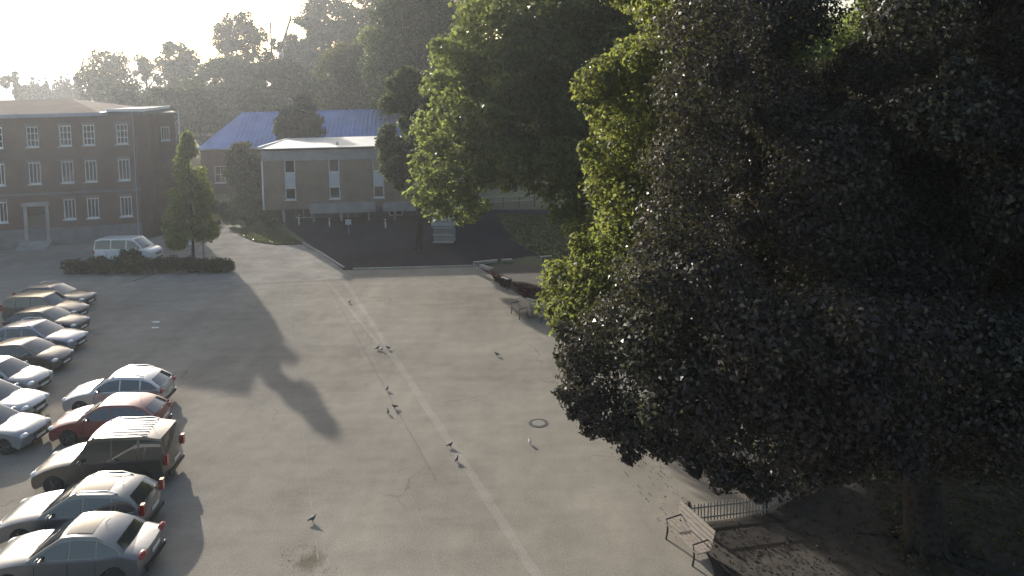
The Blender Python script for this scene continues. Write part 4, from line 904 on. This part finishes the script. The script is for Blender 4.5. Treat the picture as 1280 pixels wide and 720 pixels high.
# pigeons: one continuous skinned body each
def pigeon_mesh(name, pale):
    me = bpy.data.meshes.new(name)
    V = [(-0.02, 0, 0.15), (0.05, 0, 0.165), (0.09, 0, 0.20), (0.105, 0, 0.245), (0.135, 0, 0.245), (0.158, 0, 0.238), (-0.09, 0, 0.145), (-0.17, 0, 0.125), (-0.23, 0, 0.115), (-0.01, 0.035, 0.09), (0.0, 0.037, 0.01), (0.03, 0.038, 0.006), (-0.01, -0.035, 0.09), (0.0, -0.037, 0.01), (0.03, -0.038, 0.006)]
    E = [(0, 1), (1, 2), (2, 3), (3, 4), (4, 5), (0, 6), (6, 7), (7, 8), (0, 9), (9, 10), (10, 11), (0, 12), (12, 13), (13, 14)]
    rad = [0.072, 0.062, 0.040, 0.030, 0.020, 0.006, 0.058, 0.034, 0.020, 0.018, 0.007, 0.008, 0.018, 0.007, 0.008]
    me.from_pydata(V, E, []); o = bpy.data.objects.new(name, me); COL.objects.link(o)
    md = o.modifiers.new('skin', 'SKIN'); s2 = o.modifiers.new('sub', 'SUBSURF'); s2.levels = 1; s2.render_levels = 1
    for i, sv_ in enumerate(me.skin_vertices[0].data): sv_.radius = (rad[i], rad[i]*(0.55 if i == 8 else 1)); sv_.use_root = (i == 0)
    dg = bpy.context.evaluated_depsgraph_get(); ev = o.evaluated_get(dg); m2 = bpy.data.meshes.new_from_object(ev); bpy.data.objects.remove(o)
    m2.name = name; m2.materials.clear(); m2.materials.append(M['feather_pale'] if pale else M['feather']); m2.polygons.foreach_set('use_smooth', [True]*len(m2.polygons)); return m2
pgd, pgl = pigeon_mesh('pigeon', False), pigeon_mesh('pigeon', True)
birds = [(472, 437, 40, 0, 'pigeon at the top left of the flock, leftmost of three close together'), (477, 439, -60, 0, 'pigeon in the middle of the three close together'), (485, 437, 170, 0, 'pigeon at the right of the three close together'), (484, 488, 80, 0, 'single pigeon left of the pale strip below the three'),
         (493, 511, 200, 0, 'right one of a pair of pigeons left of the pale strip'), (485, 517, 110, 0, 'left one of a pair of pigeons left of the pale strip'), (571, 577, 70, 0, 'pigeon standing on the pale strip'), (563, 559, 20, 0, 'pigeon just above the one standing on the pale strip'), (621, 445, 150, 0, 'lone pigeon on the open plaza right of the strip'), (662, 555, 100, 1, 'pale pigeon just below the manhole cover'),
         (391, 652, 30, 0, 'lone pigeon on the joint line above the weed patch'), (437, 379, 60, 0, 'pigeon on the pale strip near the far end of the plaza')]
for (px, py, a, pale, lb) in birds:
    o = link('pigeon', pgl if pale else pgd, None, G(px, py), (0, 0, R(a))); o.scale = (0.8,)*3; tag(o, lb, 'bird', 'pigeons on the plaza')

# ------------------------------------------------------------------ haze
if HAZE_DENSITY > 0:
    hm = bpy.data.materials.new('haze'); hm.use_nodes = True; n = hm.node_tree.nodes; n.clear()
    pv = n.new('ShaderNodeVolumePrincipled'); pv.inputs['Color'].default_value = (0.86, 0.92, 1.0, 1); pv.inputs['Density'].default_value = HAZE_DENSITY; pv.inputs['Anisotropy'].default_value = HAZE_ANISO
    mo = n.new('ShaderNodeOutputMaterial'); hm.node_tree.links.new(pv.outputs[0], mo.inputs['Volume'])
    tag(MB().b2(-2600, 2600, -40, 3100, -1.2, 48).build('haze', hm), kind='stuff')
